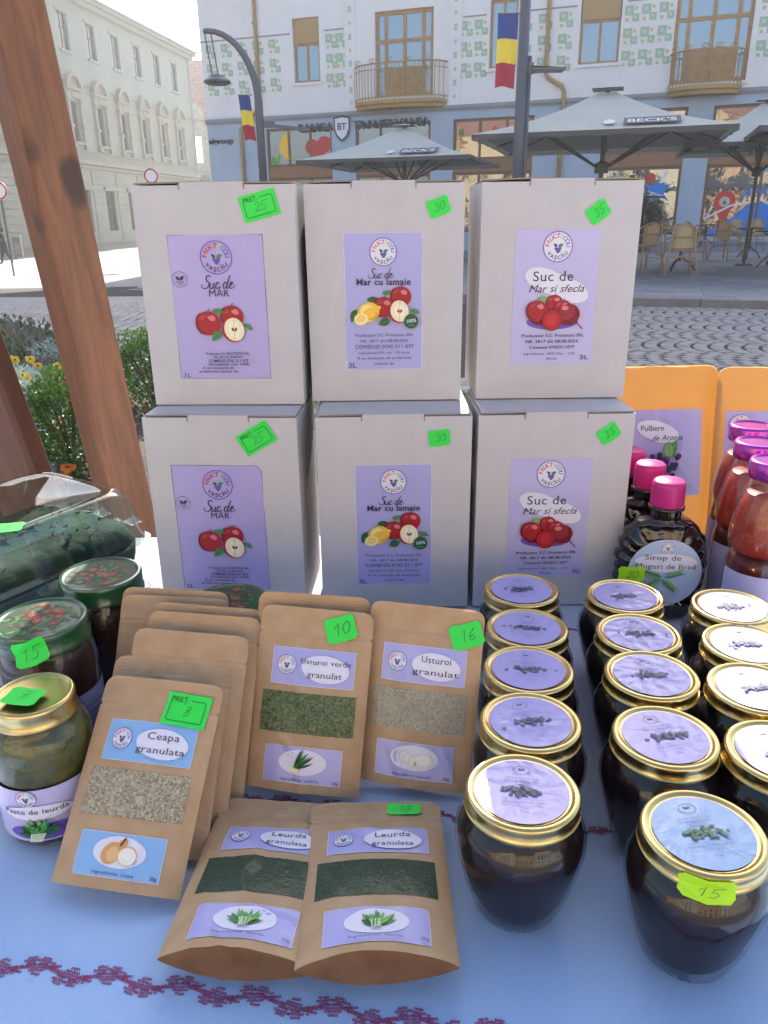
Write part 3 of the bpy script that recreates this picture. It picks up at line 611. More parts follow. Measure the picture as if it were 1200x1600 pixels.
def pouch(Mx, W, H, thick, gus, label, kind=None, price=None, seed=0, tagpos=None, back=.8, km=None, name='kraft_pouch', grp='small kraft paper pouches'):
    r = empty(name, mat=Mx, label=label, cat='pouch', group=grp)
    hw, t = sfun(W, H, thick, gus, seed)
    def Sf(u, v, h=0): return (u, v, t(u, v)+h)
    Sf2 = lambda u, v, h=0: (u, v, t(u, v)+h+.00022)
    NU, NV = 44, 46
    vv = [0]+[H*j/76 for j in range(1, 63)]+[H*.825+(H*.175)*k/24 for k in range(1, 25)]
    vv = sorted(set(round(x, 6) for x in vv+[H-.022*H/.147, H-.022*H/.147-.0012, H-.022*H/.147+.0012]))
    nv = len(vv)-1
    gr = lambda sgn: (lambda uu, q: (lambda v: (lambda u: (u, v, t(u, v) if sgn > 0 else -t(u, v)*back-.0004))((uu*2-1)*hw(v)))(vv[int(round(q*nv))]))
    MB().grid(gr(1), NU, nv).build('front_panel', km or KRAFT, r, smooth=True)
    MB().grid(gr(-1), NU, nv, flip=True).build('back_panel', km or KRAFT, r, smooth=True)
    def gs(uu, q):
        u = (uu*2-1)*W/2*.995; a = t(u, 0); b = -t(u, 0)*back-.0004; e = max(0, 1-(2*u/W)**2)
        return (u, .013*e*math.sin(math.pi*q)*(1 if gus > .004 else .3), a+(b-a)*q)
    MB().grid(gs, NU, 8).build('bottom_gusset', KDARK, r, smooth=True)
    if kind:
        k = dict(ceapa=('Ceapa', 'granulata', LBLUE), verde=('Usturoi verde', 'granulat', LAVB), usturoi=('Usturoi', 'granulat', LAVB), leurda=('Leurda', 'granulata', LAVB))[kind]
        wx = W*.41; w0, w1 = H*.315, H*.535
        def win(uu, q): 
            u = (uu*2-1)*wx; v = w0+(w1-w0)*q; return (u+.00035*noise.noise(Vector((v*500, seed, 1))), v+.0003*noise.noise(Vector((u*400, seed, 5))), t(u, v)+.00030+abs(noise.noise(Vector((u*900, v*900, seed))))*.0006)
        MB().grid(win, 70, 30).build('window', GRAINS[kind], r, smooth=True)
        # upper label
        A = Art(); A.part('label'); x0, x1, y0, y1 = -W*.35, W*.375, H*.575, H*.775
        if kind == 'leurda': y0, y1 = H*.585, H*.765
        A.rect(x0, y0, x1, y1, k[2], 30, 12); A.part('label_border'); A.stroke([(x0+(x1-x0)*i/12, y0) for i in range(13)]+[(x1, y0+(y1-y0)*i/4) for i in range(1, 5)]+[(x1-(x1-x0)*i/12, y1) for i in range(1, 13)]+[(x0, y1-(y1-y0)*i/4) for i in range(1, 4)], .00035, WHT, True)
        ch = y1-y0; cy = (y0+y1)/2; logo(A, x0+ch*.42, cy+.001, ch*.26)
        cx = x0+(x1-x0)*.65; A.part('label_blob'); A.ell(cx, cy-.0005, (x1-x0)*.29, ch*.37, WHT, rot=-.08)
        A.part('lettering'); A.text(k[0], cx, cy+ch*.17, ch*.25 if kind != 'verde' else ch*.2, INK, 's', (x1-x0)*(.62 if kind == 'verde' else .37)); A.text(k[1], cx, cy-ch*.17, ch*.22, INK, 's', (x1-x0)*(.55 if kind in ('ceapa', 'usturoi') else .42))
        art_under(A, Sf2, r, .00012)
        # lower label
        A = Art(); A.part('label'); x0, x1, y0, y1 = -W*.335, W*.335, H*.052, H*.245
        A.rect(x0, y0, x1, y1, k[2], 30, 12); A.part('label_border'); A.stroke([(x0+(x1-x0)*i/12, y0) for i in range(13)]+[(x1, y0+(y1-y0)*i/4) for i in range(1, 5)]+[(x1-(x1-x0)*i/12, y1) for i in range(1, 13)]+[(x0, y1-(y1-y0)*i/4) for i in range(1, 4)], .00035, WHT, True)
        ch = y1-y0; cy = y0+ch*.58; A.part('label_blob'); A.ell(0, cy, (x1-x0)*.31, ch*.36, WHT); A.part('picture')
        if kind == 'ceapa':
            A.ell(-.0055, cy-.001, .0082, .0066, TAN, rot=.7); A.ell(-.004, cy-.0015, .0055, .0046, ink(232, 184, 126), rot=.7); A.ell(.0015, cy+.005, .0045, .003, TAN, rot=.9); A.stroke([(0, cy+.004), (.003, cy+.0095)], .0016, BRN)
            A.ell(.0068, cy-.002, .0072, .0062, ink(226, 190, 130)); A.ell(.0068, cy-.002, .0064, .0054, ink(244, 240, 228)); A.ring(.0068, cy-.002, .003, .0034, ink(225, 215, 190), 20); A.ring(.0068, cy-.002, .0045, .0048, ink(225, 215, 190), 20)
        elif kind == 'verde':
            for i in range(22): A.leaf(-.006+rnd.uniform(-.001, .002), cy-.005+rnd.uniform(-.001, .001), rnd.uniform(.011, .018), .0013, rnd.uniform(18, 75), rnd.choice((GRN, DGRN, ink(60, 130, 80))))
            for i in range(5): A.ell(-.0075+i*.0012, cy-.006+rnd.uniform(-.0006, .0006), .0012, .0018, CRM, rings=1, n=8)
        elif kind == 'usturoi':
            for i in range(3): A.ell(-.009+i*.0042, cy+.001-i*.0018, .004, .0044, ink(214, 206, 196)); A.ell(-.009+i*.0042, cy+.001-i*.0018, .003, .0036, ink(232, 226, 218))
            A.ell(.008, cy-.001, .0075, .006, ink(222, 218, 212)); A.ell(.008, cy-.001, .006, .0046, ink(236, 232, 226)); A.leaf(.001, cy-.006, .004, .002, 80, TAN)
        else:
            for i in range(26):
                a = rnd.uniform(20, 165); A.leaf(rnd.uniform(-.003, .003), cy-.005, rnd.uniform(.008, .0135), .0034, a, rnd.choice((GRN, DGRN, LGRN, ink(90, 160, 90))))
            for i in range(8): A.stroke([(-.003+i*.0008, cy-.007), (-.003+i*.0008+rnd.uniform(-.002, .002), cy)], .0006, ink(200, 220, 180))
        A.part('small_print'); A.text('Ingrediente: '+dict(ceapa='ceapa', verde='usturoi', usturoi='usturoi', leurda='leurda')[kind], -.001, y0+ch*.1, ch*.10, INK, '', (x1-x0)*.5)
        A.text(dict(ceapa='30g', verde='20g', usturoi='50g', leurda='20g')[kind], x1-.004, y0+ch*.10, ch*.12, INK, '', .005)
        art_under(A, Sf2, r, .00012)
    if price:
        tx, ty, tr, tw, th, tk = tagpos; ca, sa = math.cos(tr), math.sin(tr)
        put_tag(price, lambda u, v, h: Sf(tx+u*ca-v*sa, ty+u*sa+v*ca, h+.0010), r, tw, th, tk, eps=.0001)
    return r
def fr(o, ex, ey, lift=0):
    ex = Vector(ex).normalized(); ey = Vector(ey); ey = (ey-ex*ey.dot(ex)).normalized(); ez = ex.cross(ey)
    Mx = Matrix((ex, ey, ez)).transposed().to_4x4(); Mx.translation = Vector(o)+ez*lift; return Mx
PW, PH = .094, .147
PQ = {'D1':((-0.093, 0.3368, 0.7563),(0.9958, -0.0918, -0.010),(0.0873, 0.9943, -0.040)),
'D2':((-0.0074, 0.328, 0.7591),(0.9998, 0.0118, -0.002),(-0.0128, 0.9984, -0.048)),
'A':((-0.1891, 0.4034, 0.7456),(0.9872, -0.1512, -0.030),(0.1452, 0.7191, 0.6796)),
'B':((-0.0697, 0.5014, 0.7448),(0.9894, -0.1309, -0.045),(0.1132, 0.4314, 0.895)),
'C':((0.0206, 0.5077, 0.7440),(0.9781, -0.1996, -0.0261),(0.1043, 0.3655, 0.932)),
'A2':((-0.1805, 0.4371, 0.742),(0.996, -0.0319, -0.060),(0.0819, 0.6976, 0.7118)),
'A3':((-0.1714, 0.4674, 0.744),(0.9953, -0.052, -0.0818),(0.0968, 0.574, 0.8131)),
'A4':((-0.1626, 0.4955, 0.744),(0.9964, -0.0453, -0.0711),(0.0843, 0.5205, 0.8497)),
'A5':((-0.1638, 0.5107, 0.744),(0.9959, -0.0486, -0.0763),(0.0904, 0.5071, 0.8571)),
'A6':((-0.1918, 0.5281, 0.744),(0.9982, -0.0325, -0.0511),(0.0606, 0.5124, 0.8566)),
'A7':((-0.195, 0.5415, 0.744),(0.9977, -0.0367, -0.0577),(0.0683, 0.4914, 0.8682)),
'B2':((-0.0704, 0.534, 0.743),(0.9967, -0.0289, -0.0757),(0.0809, 0.3131, 0.9463))}
pouch(fr(*PQ['A']), PW, PH, .0080, .004, 'kraft pouch of onion flakes with sky blue labels, foremost of the leaning row', 'ceapa', '8', 1, (.0225, .1255, R(-3), .0345, .0245, 'pret'))
for k_, th_, lb_ in (('A2', .005, 'blank-topped kraft pouch directly behind the sky-blue labelled onion pouch'), ('A3', .005, 'kraft pouch third from the front of the leaning row of onion pouches'),
                   ('A4', .004, 'kraft pouch fourth from the front in the leaning row of onion pouches'), ('A5', .003, 'kraft pouch fifth from the front of the leaning row, top edge just showing'),
                   ('A6', .003, 'upright kraft pouch behind the leaning row, shifted left toward the green-lidded jars'), ('A7', .003, 'rearmost upright kraft pouch of the row, a thin rim above the one before it')):
    pouch(fr(*PQ[k_]), PW, PH, th_, .003, lb_, None, None, 3+len(lb_) % 7)
pouch(fr(*PQ['B']), PW, PH, .0075, .004, 'kraft pouch of green garlic granules, standing in the middle, green sticker reading 10', 'verde', '10', 11, (.0205, .1325, R(20), .0255, .0205, 'tag'))
pouch(fr(*PQ['B2']), PW, PH, .004, .003, 'plain kraft pouch peeping out behind the green garlic pouch', None, None, 12)
pouch(fr(*PQ['C']), PW, PH, .0070, .005, 'kraft pouch of pale garlic granules beside the jars, green sticker reading 16', 'usturoi', '16', 13, (.0335, .1265, R(20), .0270, .0200, 'tag'))
pouch(fr(*PQ['D1']), 0.098, .147, .0100, .0100, 'kraft pouch of dark green powder lying flat without a sticker, tucked under its twin', 'leurda', None, 14)
pouch(fr(*PQ['D2'], lift=.0035), 0.098, .147, .0100, .0100, 'kraft pouch of dark green powder lying flat, green 10 sticker near its upper edge', 'leurda', '10', 15, (.0215, .1370, R(-2), .0265, .0125, 'tag'))

# large kraft pouches at the back right
KGLOW = mat('thin_orange_kraft', (.66, .40, .17), .55, bump=.35, bscale=120, col2=(.62, .42, .16), vscale=40, transl=.52)
def big_pouch(x, y, yaw, kind, label, seed):
    Mx = Matrix.Translation((x, y, T+.002)) @ Matrix.Rotation(yaw, 4, 'Z') @ Matrix.Rotation(R(90-11), 4, 'X')
    r = pouch(Mx, .17, .250, .012, .008, label, None, None, seed, km=KGLOW, name='large_kraft_pouch', grp='large kraft pouches of powder at the back')
    hw, t = sfun(.17, .250, .012, .008, seed); Sf = lambda u, v, h=0: (u, v, t(u, v)+h)
    A = Art(); A.part('label'); A.rect(-.072, .075, .062, .192, LAV, 34, 30)
    logo(A, -.052, .172, .0155); A.part('label_blob'); A.ell(0, .163, .030, .0135, WHT, rot=-.3)
    A.part('lettering'); A.text('Pulbere', -.008, .168, .0105, INK, '', .033); A.text('de Aronia' if kind == 0 else 'de Catina', .012, .155, .0105, INK, 'i', .042)
    A.part('picture')
    if kind == 0:
        A.leaf(-.022, .116, -.022, .013, -15, GRN, DGRN); A.leaf(.012, .125, .030, .016, 62, GRN, LGRN); A.leaf(.015, .125, .026, .014, 90, LGRN, DGRN)
        for i in range(46): A.ell(rnd.gauss(.004, .012), rnd.gauss(.117, .008), .0038, .0038, rnd.choice((INK, PUR, ink(64, 44, 84), ink(36, 26, 48))), rings=1, n=10)
        A.part('small_print'); A.text('100% din Alesd', .005, .092, .008, INK, '', .048)
    else:
        for i in range(30): A.ell(rnd.gauss(.0, .012), rnd.gauss(.115, .008), .004, .004, rnd.choice((ORG, ink(226, 110, 36))), rings=1, n=10)
    art_under(A, lambda u, v, h: (u, v, t(u, v)+h+.0006), r, .0002)
    return r
big_pouch(.372, .985, R(3), 0, 'large sunlit kraft pouch labelled aronia powder, standing behind the pink-capped syrup bottle', 21)
big_pouch(.528, .968, R(-4), 1, 'large glowing orange kraft pouch at the right edge, behind the purple-lidded bottles', 22)

# ---------------------------------------------------------------- glass jars
GLASS = mat('clear_glass', (1, 1, 1), .0, trans=1, ior=1.45)
def thin_glass(name, tint, rough=.02, f=.10):
    """thin clear wall: lets what is inside show straight through and mirrors the sky at grazing angles"""
    mt = bpy.data.materials.new(name); mt.use_nodes = True; N = mt.node_tree.nodes; L = mt.node_tree.links; N.remove(N['Principled BSDF'])
    t = N.new('ShaderNodeBsdfTransparent'); t.inputs[0].default_value = (*tint, 1); g = N.new('ShaderNodeBsdfGlossy'); g.inputs['Roughness'].default_value = rough
    fr_ = N.new('ShaderNodeLayerWeight'); fr_.inputs[0].default_value = .5; pw = N.new('ShaderNodeMath'); pw.operation = 'POWER'; L.new(fr_.outputs['Facing'], pw.inputs[0]); pw.inputs[1].default_value = 4; ad = N.new('ShaderNodeMath'); ad.operation = 'MULTIPLY_ADD'; ad.inputs[1].default_value = .8; ad.inputs[2].default_value = .04+f; ad.use_clamp = True; L.new(pw.outputs[0], ad.inputs[0])
    mx = N.new('ShaderNodeMixShader'); L.new(ad.outputs[0], mx.inputs[0]); L.new(t.outputs[0], mx.inputs[1]); L.new(g.outputs[0], mx.inputs[2]); L.new(mx.outputs[0], N['Material Output'].inputs[0]); return mt
JARG = thin_glass('jar_glass', (.90, .90, .90), .015, .012)
GOLD = mat('gold_lacquered_metal', (.62, .47, .20), .26, metal=1, var=.06, vscale=40)
JAM = mat('dark_plum_jam', (.010, .006, .009), .5, spec=.15, bump=.1, bscale=60, col2=(.018, .007, .008), vscale=40)
LIDP = mat('lid_label_lavender', rgb(166, 158, 214), .42, coat=.7, cr=.16, bump=.22, bscale=55)
LIDB = mat('lid_label_blue', rgb(120, 160, 206), .34, coat=.8, cr=.12, bump=.25, bscale=60)
SPR = ink(96, 100, 110); SPG = ink(90, 120, 80)
def lid_prof(Rr, z0, z1):
    h = z1-z0
    return [(Rr*.955, z0), (Rr*.995, z0+h*.04), (Rr*1.005, z0+h*.14), (Rr*.975, z0+h*.22), (Rr*.97, z0+h*.62), (Rr*.985, z0+h*.80), (Rr*.975, z0+h*.92), (Rr*.94, z1), (Rr*.905, z1+h*.012), (Rr*.87, z1-h*.02), (Rr*.845, z1-h*.10), (Rr*.82, z1-h*.115), (0.0005, z1-h*.10)]
def amphora(x, y, yaw, label, kind=0, price=None):
    r = empty('jam_jar', (x, y, cz(x, y)+.0005), yaw, label, 'jar', 'gold-lidded jars of dark jam')
    r.scale = (1.045, 1.045, .915)
    gp = [(.0240, 0), (.0268, .0022), (.0295, .010), (.0350, .028), (.0385, .047), (.0412, .062), (.0408, .072), (.0375, .0815), (.0335, .0868), (.0322, .0895), (.0328, .0925)]
    MB().lathe(gp, 44).build('glass_body', JARG, r, smooth=True)
    ip = [(.0215, .0045), (.0258, .009), (.0315, .0225), (.0365, .045), (.0394, .062), (.0390, .0712), (.0358, .0795), (.0318, .0845), (.0305, .0872)]
    MB().lathe(ip, 40).build('jam', JAM, r, smooth=True)
    MB().lathe(lid_prof(.0358, .0895, .1035), 56, capt=False).build('lid', GOLD, r, autosm=50)
    A = Art(); A.part('lid_label'); A.ell(0, 0, .0285, .0285, (LIDP, LIDB)[kind], rings=6, n=48)
    A.part('print'); gr = (SPR, SPG)[kind]
    A.push(0, .0185, 1); A.ring(0, 0, .0052, .0055, gr, 24, .75); A.leaf(0, 0, .0028, .0018, 35, gr); A.leaf(0, 0, .0028, .0018, 145, gr); A.pop()
    q = random.Random(int(x*999)+int(y*777))
    g2 = (ink(112, 112, 136), ink(112, 146, 122))[kind]; g3 = (ink(80, 82, 104), ink(80, 116, 84))[kind]
    for i in range(34): A.ell(q.gauss(0, .0062), -.0010+q.gauss(0, .0018), q.uniform(.0010, .0019), q.uniform(.0010, .0016), q.choice((gr, g2, g3)), rings=1, n=8)
    for i in range(9): A.leaf(q.uniform(-.011, .010), -.0005+q.uniform(-.002, .002), q.uniform(.004, .007), .0028, q.uniform(0, 360), q.choice((gr, g2, g3)))
    lt = ink(134, 126, 176); A.text('Dulceata de', 0, .0098, .0032, lt, 's', .021); A.text('Afine', .0, .0060, .0032, lt, 's', .010); A.text('Ingrediente: fructe, zahar', 0, -.0088, .0019, lt, '', .026); A.text('Producator Fructecou SRL', 0, -.0120, .0019, lt, '', .026)
    A.text('250g', 0, -.0165, .0022, lt, '', .006)
    wv = lambda u, v, h: (u, v, .1021+.00035*noise.noise(Vector((u*160+x*50, v*160, y*40)))+h*.28+.0003)
    art_under(A, wv, r)
    if price:
        Rr = .0366; tm = lambda u, v, h: (Rr*math.sin(u/Rr-.44)*(1+h/Rr), -Rr*math.cos(u/Rr-.44)*(1+h/Rr)-max(0, -v-.004)*.35, .0955+v)
        put_tag(price, tm, r, .030, .0165, 'tag', LIME)
    return r
A5 = {'c': [((815,917), 'rearmost jar of the left column, gold lid just in front of the beetroot box'), ((824,975), 'gold-lidded jam jar second from the back in the left column beside the pouches'), ((826,1040), 'gold-lidded jam jar in the middle of the left column, level with the 16 sticker'), ((829,1122), 'gold-lidded jam jar second from the front of the left column, lavender lid label'), ((817,1230), 'front jar of the left column, bright glare on its lid, right of the ramson pouches')],
      'd': [((977,927), 'rearmost jar of the middle column, gold lid in front of the lower right box'), ((998,985), 'gold-lidded jam jar second from the back in the middle column'), ((1018,1052), 'gold-lidded jam jar in the middle of the middle column'), ((1040,1145), 'gold-lidded jam jar just behind the one with the lime 15 sticker')],
      'e': [((1145,945), 'sunlit jar at the back of the right column, below the syrup label'), ((1168,1002), 'sunlit jar second from the back of the right column, lid blazing white'), ((1183,1070), 'sunlit jar third from the back of the right column at the picture edge'), ((1222,1170), 'nearest sunlit jar of the right column, cut by the picture edge'), ((.3500, .6950), 'sunlit jar behind the right column, standing under the purple-lidded bottle')]}
for col_, jars in A5.items():
    for (p_, l_) in jars[:5 if col_ == 'c' else 4]: _q = onz(*p_, T+.0935); amphora(_q.x, _q.y, R(rnd.uniform(-14, 14)), l_)
_q = onz(1100, 1292, T+.0935); amphora(_q.x, _q.y, R(8), 'front jam jar with pale blue lid label and lime green 15 sticker on its rim', 1, '15')

# pesto jar, green-lidded jars
PESTO = mat('green_pesto', (.16, .15, .035), .55, bump=.8, bscale=130, col2=(.05, .065, .015), vscale=85, detail=6)
SAUCE = mat('dark_brown_preserve', (.055, .018, .012), .4, bump=.5, bscale=90, col2=(.02, .008, .006), vscale=30)
def wrap_art(A, Rr, z0, yaw, parent, zrip=None, eps=.00022):
    f = lambda u, v, h: (Rr*math.sin(u/Rr+yaw)*(1+h/Rr), -Rr*math.cos(u/Rr+yaw)*(1+h/Rr), z0+v)
    return art_under(A, f, parent, eps)
def pesto():
    x, y = -.262, .486
    r = empty('pesto_jar', (x, y, cz(x, y)+.0005), 0, 'jar of green pesto with gold lid and white-lavender label, at the left edge', 'jar')
    gp = [(.0300, 0), (.0345, .0025), (.0365, .008), (.0368, .015), (.0362, .062), (.0368, .072), (.0366, .082), (.0335, .092), (.0292, .0965), (.0290, .101)]
    MB().lathe(gp, 48).build('glass_body', JARG, r, smooth=True)
    MB().lathe([(.0290, .0035), (.0335, .008), (.0345, .062), (.0350, .080), (.0318, .0905), (.0278, .094)], 44).build('pesto', PESTO, r, smooth=True)
    MB().lathe(lid_prof(.0300, .098, .1145), 56, capt=False).build('lid', GOLD, r, autosm=50)
    A = Art(); A.part('label'); A.rect(-.056, .010, .070, .056, LAVP, 40, 4); logo(A, -.002, .049, .0072)
    A.part('label_blob'); A.ell(.004, .0365, .0250, .0062, WHT, rings=3, n=34); A.part('lettering'); A.text('Pesto de leurda', .003, .0380, .0062, INK, 's', .046)
    A.part('picture'); A.ell(.010, .0190, .028, .0065, PUR, n=34)
    for i in range(60): a = rnd.uniform(5, 170); A.leaf(.002+rnd.uniform(-.004, .008), .0185+rnd.uniform(-.001, .003), rnd.uniform(.006, .0125), .0036, a, rnd.choice((GRN, DGRN, LGRN, ink(90, 160, 90))))
    for i in range(8): A.stroke([(-.002+i*.001, .0145), (.0+i*.0012, .022)], .0008, ink(206, 224, 190))
    A.part('small_print'); A.ell(.052, .040, .0085, .006, WHT, rings=2, n=18)
    for i, t in enumerate(('A se consuma', 'de preferinta', 'inainte de')): A.text(t, .053, .0435-.0035*i, .0026, INK, '', .015-.001*i)
    for i, t in enumerate(('Producator Fructecou', 'Ingrediente: leurda')): A.text(t, .053, .028-.0035*i, .0022, INK, '', .02)
    wrap_art(A, .0373, 0, R(2), r, eps=.00016)
    tm = lambda u, v, h: (-.004+u*math.cos(-.2)-v*math.sin(-.2), -.006+u*math.sin(-.2)+v*math.cos(-.2), .1150+h)
    put_tag('7', tm, r, .028, .021, 'tag')
pesto()
LIDG = mat('green_leaf_printed_lid', (.012, .07, .02), .3, coat=.9, cr=.08)
def green_lid_art(r, Rr, z, seed):
    q = random.Random(seed); A = Art(); A.part('lid_print')
    A.ell(0, 0, Rr, Rr, mat('lid_green', rgb(20, 62, 32), .5, coat=.35, cr=.1), rings=3, n=40)
    for i in range(130):
        a = q.uniform(0, 6.28); d = Rr*.80*math.sqrt(q.random()); A.leaf(d*math.cos(a), d*math.sin(a), Rr*q.uniform(.18, .34), Rr*.12, q.uniform(0, 360), q.choice((ink(44, 104, 48), ink(22, 66, 36), ink(70, 118, 52), ink(18, 52, 30), ink(96, 34, 34), ink(58, 46, 34))))
    for i in range(9):
        a = q.uniform(0, 6.28); d = Rr*q.uniform(.1, .8); fx, fy = d*math.cos(a), d*math.sin(a)
        cc_ = q.choice((ink(140, 40, 50), ink(150, 76, 44), ink(120, 34, 66)))
        for k in range(5): A.ell(fx+.0026*math.cos(k*1.26), fy+.0026*math.sin(k*1.26), .0020, .0017, cc_, rings=1, n=8)
        A.ell(fx, fy, .0010, .0010, ink(170, 130, 50), rings=1, n=7)
    A.build(lambda u, v, h: (u, v, z+h*.05+.0003), r, .00012)
def gjar(x, y, Hj, label, seed, price=None, fill=.62):
    r = empty('preserve_jar', (x, y, cz(x, y)+.0005), 0, label, 'jar', 'tall jars with green leaf-printed lids')
    k = .0395
    MB().lathe([(k*.86, 0), (k*.96, .003), (k, .010), (k, Hj*.62), (k*1.01, Hj*.68), (k*.98, Hj*.76), (k*.90, Hj*.84), (k*.87, Hj*.87), (k*.87, Hj*.9)], 48).build('glass_body', JARG, r, smooth=True)
    MB().lathe([(k*.82, .004), (k*.92, .009), (k*.94, Hj*.62), (k*.95, Hj*.70), (k*.90, Hj*.78), (k*.83, Hj*.835)], 44).build('preserve', SAUCE, r, smooth=True)
    MB().lathe([(k*.90, Hj*.86), (k*.955, Hj*.865), (k*.95, Hj*.89), (k*.93, Hj*.90), (k*.935, Hj*.96), (k*.94, Hj*.985), (k*.91, Hj), (k*.86, Hj*1.002), (k*.82, Hj*.99), (.0005, Hj*.988)], 56, capt=False).build('lid', LIDG, r, autosm=50)
    green_lid_art(r, k*.80, Hj*.9885, seed)
    A = Art(); A.part('label'); A.rect(-.006, .012, .11, Hj*.55, LAVB, 40, 4); A.part('small_print')
    for i in range(7): A.text(('Zacusca de vinete', 'Ingrediente: vinete', 'ardei, ceapa, ulei', 'A se pastra la rece', 'Producator', 'Fructecou SRL', '300g')[i], .014, Hj*.46-.0062*i, .0030, INK, '', .026-.001*i)
    wrap_art(A, k*1.008, 0, R(52), r, eps=.00016)
    if price:
        Rr = k*.98; tm = lambda u, v, h: ((Rr+h)*math.sin((u*.95-v*.3)/Rr+.17), -(Rr+h)*math.cos((u*.95-v*.3)/Rr+.17)-(.004 if v < 0 else 0), Hj*.93+u*.28+v*.95)
        put_tag(price, tm, r, .027, .020, 'tag')
gjar(-.2850, .5640, .136, 'tall brown preserve jar with green patterned lid and green 15 sticker, behind the pesto', 3, '15')
gjar(-.2640, .6480, .137, 'tall preserve jar with green flowered lid between the clear tub and the pouches', 8)
_j4 = onz(357, 932, T+.112); gjar(_j4.x, _j4.y, .112, 'preserve jar half hidden behind the kraft pouches, lid against the lavender apple label', 12)

# ---------------------------------------------------------------- hinged clear plastic tub
PET = thin_glass('clear_plastic_film', (.88, .95, .93), .05, .05)
def rrect(hx, hy, r, n=6):
    pts = []
    for cx, cy, a0 in ((hx-r, hy-r, 0), (-hx+r, hy-r, 90), (-hx+r, -hy+r, 180), (hx-r, -hy+r, 270)):
        for k in range(n+1): a = R(a0+90*k/n); pts.append((cx+r*math.cos(a), cy+r*math.sin(a)))
    return pts
def loft(levels, name, mt, parent, cap0=True, cap1=True, rib=0, sub=5):
    mb = MB(); n = None
    for li, (z, hx, hy, r) in enumerate(levels):
        p = rrect(hx, hy, r); q = []
        for i in range(len(p)):
            a = p[i]; b = p[(i+1) % len(p)]; k = sub*5 if i % 7 == 6 else 1
            for j in range(k): q.append((a[0]+(b[0]-a[0])*j/k, a[1]+(b[1]-a[1])*j/k))
        n = len(q)
        for i, (x, y) in enumerate(q):
            f = 1+(rib*(1 if i % 4 < 2 else -1) if 0 < li < len(levels)-1 and rib else 0); mb.v.append((x*f, y*f, z))
    for li in range(len(levels)-1):
        for i in range(n): a = li*n+i; b = li*n+(i+1) % n; mb.f.append((a, b, b+n, a+n)); mb.m.append(0)
    if cap0: mb.f.append(tuple(range(n))[::-1]); mb.m.append(0)
    if cap1: mb.f.append(tuple((len(levels)-1)*n+i for i in range(n))); mb.m.append(0)
    return mb.build(name, mt, parent, autosm=50)
def tub():
    r = empty('plastic_tub', (-.452, .812, T+.0005), R(58), 'clear plastic hinged tub packed with dark green leaves, at the left edge', 'tub')
    hx, hy = .150, .098
    loft([(0, hx*.88, hy*.86, .018), (.004, hx*.9, hy*.88, .02), (.055, hx*.97, hy*.96, .022), (.068, hx, hy, .024)], 'tray', PET, r, cap1=False, rib=.006)
    loft([(.068, hx*1.05, hy*1.07, .028), (.0695, hx*1.05, hy*1.07, .028)], 'flange', PET, r)
    loft([(.070, hx, hy, .024), (.078, hx*.985, hy*.97, .024), (.114, hx*.955, hy*.93, .026), (.127, hx*.93, hy*.89, .028), (.1325, hx*.885, hy*.82, .028), (.1335, hx*.80, hy*.72, .024), (.1325, hx*.78, hy*.70, .024), (.1325, hx*.4, hy*.35, .02)], 'lid', PET, r, cap0=False)
    for i in range(7):
        for sy in (-1, 1):
            x = -hx*.75+i*hx*.25; MB().grid(lambda u, v: (x-.006+.012*u, sy*(hy*.93-.012*v)+sy*.002*math.sin(math.pi*u), .100+.024*v+.0035*math.sin(math.pi*u)), 5, 5).build('lid_rib', PET, r, smooth=True)
    for s in (-1, 1):
        mb = MB().grid(lambda u, v: (hx*1.04+.032*u-.004*math.sin(3.1*v), s*(.03)+.030*(v-.5)*(1-.35*u), .070+.006*math.sin(u*5+v*2)+.004*math.sin(u*math.pi)*math.cos(v*9)), 10, 8)
        mb.build('closing_tab', PET, r, smooth=True)
    loft([(.005, hx*.86, hy*.83, .02), (.05, hx*.93, hy*.92, .022), (.070, hx*.95, hy*.93, .024), (.086, hx*.90, hy*.86, .03), (.092, hx*.74, hy*.68, .03), (.093, hx*.3, hy*.25, .02)], 'packed_contents', mat('dark_green_mass', (.010, .045, .028), .8, spec=.15, bump=.6, bscale=60, col2=(.006, .022, .014), vscale=40), r)
    lf = MB(); q = random.Random(5)
    G2 = mat('packed_dark_leaves', (.02, .07, .035), .9, spec=.1, col2=(.012, .04, .026), vscale=18)
    for i in range(260):
        p = Vector((q.uniform(-1, 1)*hx*.84, q.uniform(-1, 1)*hy*.8, .080+.016*q.random())); a = q.uniform(0, 6.28); tl = q.uniform(-.9, .9); l = q.uniform(.008, .018)
        d = Vector((math.cos(a)*math.cos(tl), math.sin(a)*math.cos(tl), math.sin(tl))); s_ = d.cross(Vector((q.uniform(-1, 1), q.uniform(-1, 1), 1))).normalized()*l*.28
        c = p+d*l*.5; lf.face((p-d*l*.5, c-s_, p+d*l*.5+Vector((0, 0, -.002)), c+s_-d*l*.1))
    o = lf.build('leaves', G2, r); o['kind'] = 'stuff'
    g_ = onz(9, 826, T+.1345); gx, gy = g_.x+.452, g_.y-.812; ca, sa = math.cos(R(58)), math.sin(R(58)); gx, gy = gx*ca+gy*sa, -gx*sa+gy*ca
    put_tag('8', lambda u, v, h: (gx+u*math.cos(-.8)-v*math.sin(-.8), gy+u*math.sin(-.8)+v*math.cos(-.8), .1345+h), r, .036, .026, 'tag')
tub()
CRINK = thin_glass('crinkled_clear_film', (.9, .92, .95), .04, .14)
def film(u, v):
    x = -.335+.075*u; y = .79+.10*v; return (x, y, T+.004+.030*abs(noise.noise(Vector((u*3.2, v*4.1, 2))))+.012*abs(noise.noise(Vector((u*11, v*9, 5)))))
tag(MB().grid(film, 34, 34).build('plastic_bag', CRINK), 'crumpled clear plastic film lying between the green-lidded jar and the white boxes', 'plastic bag')

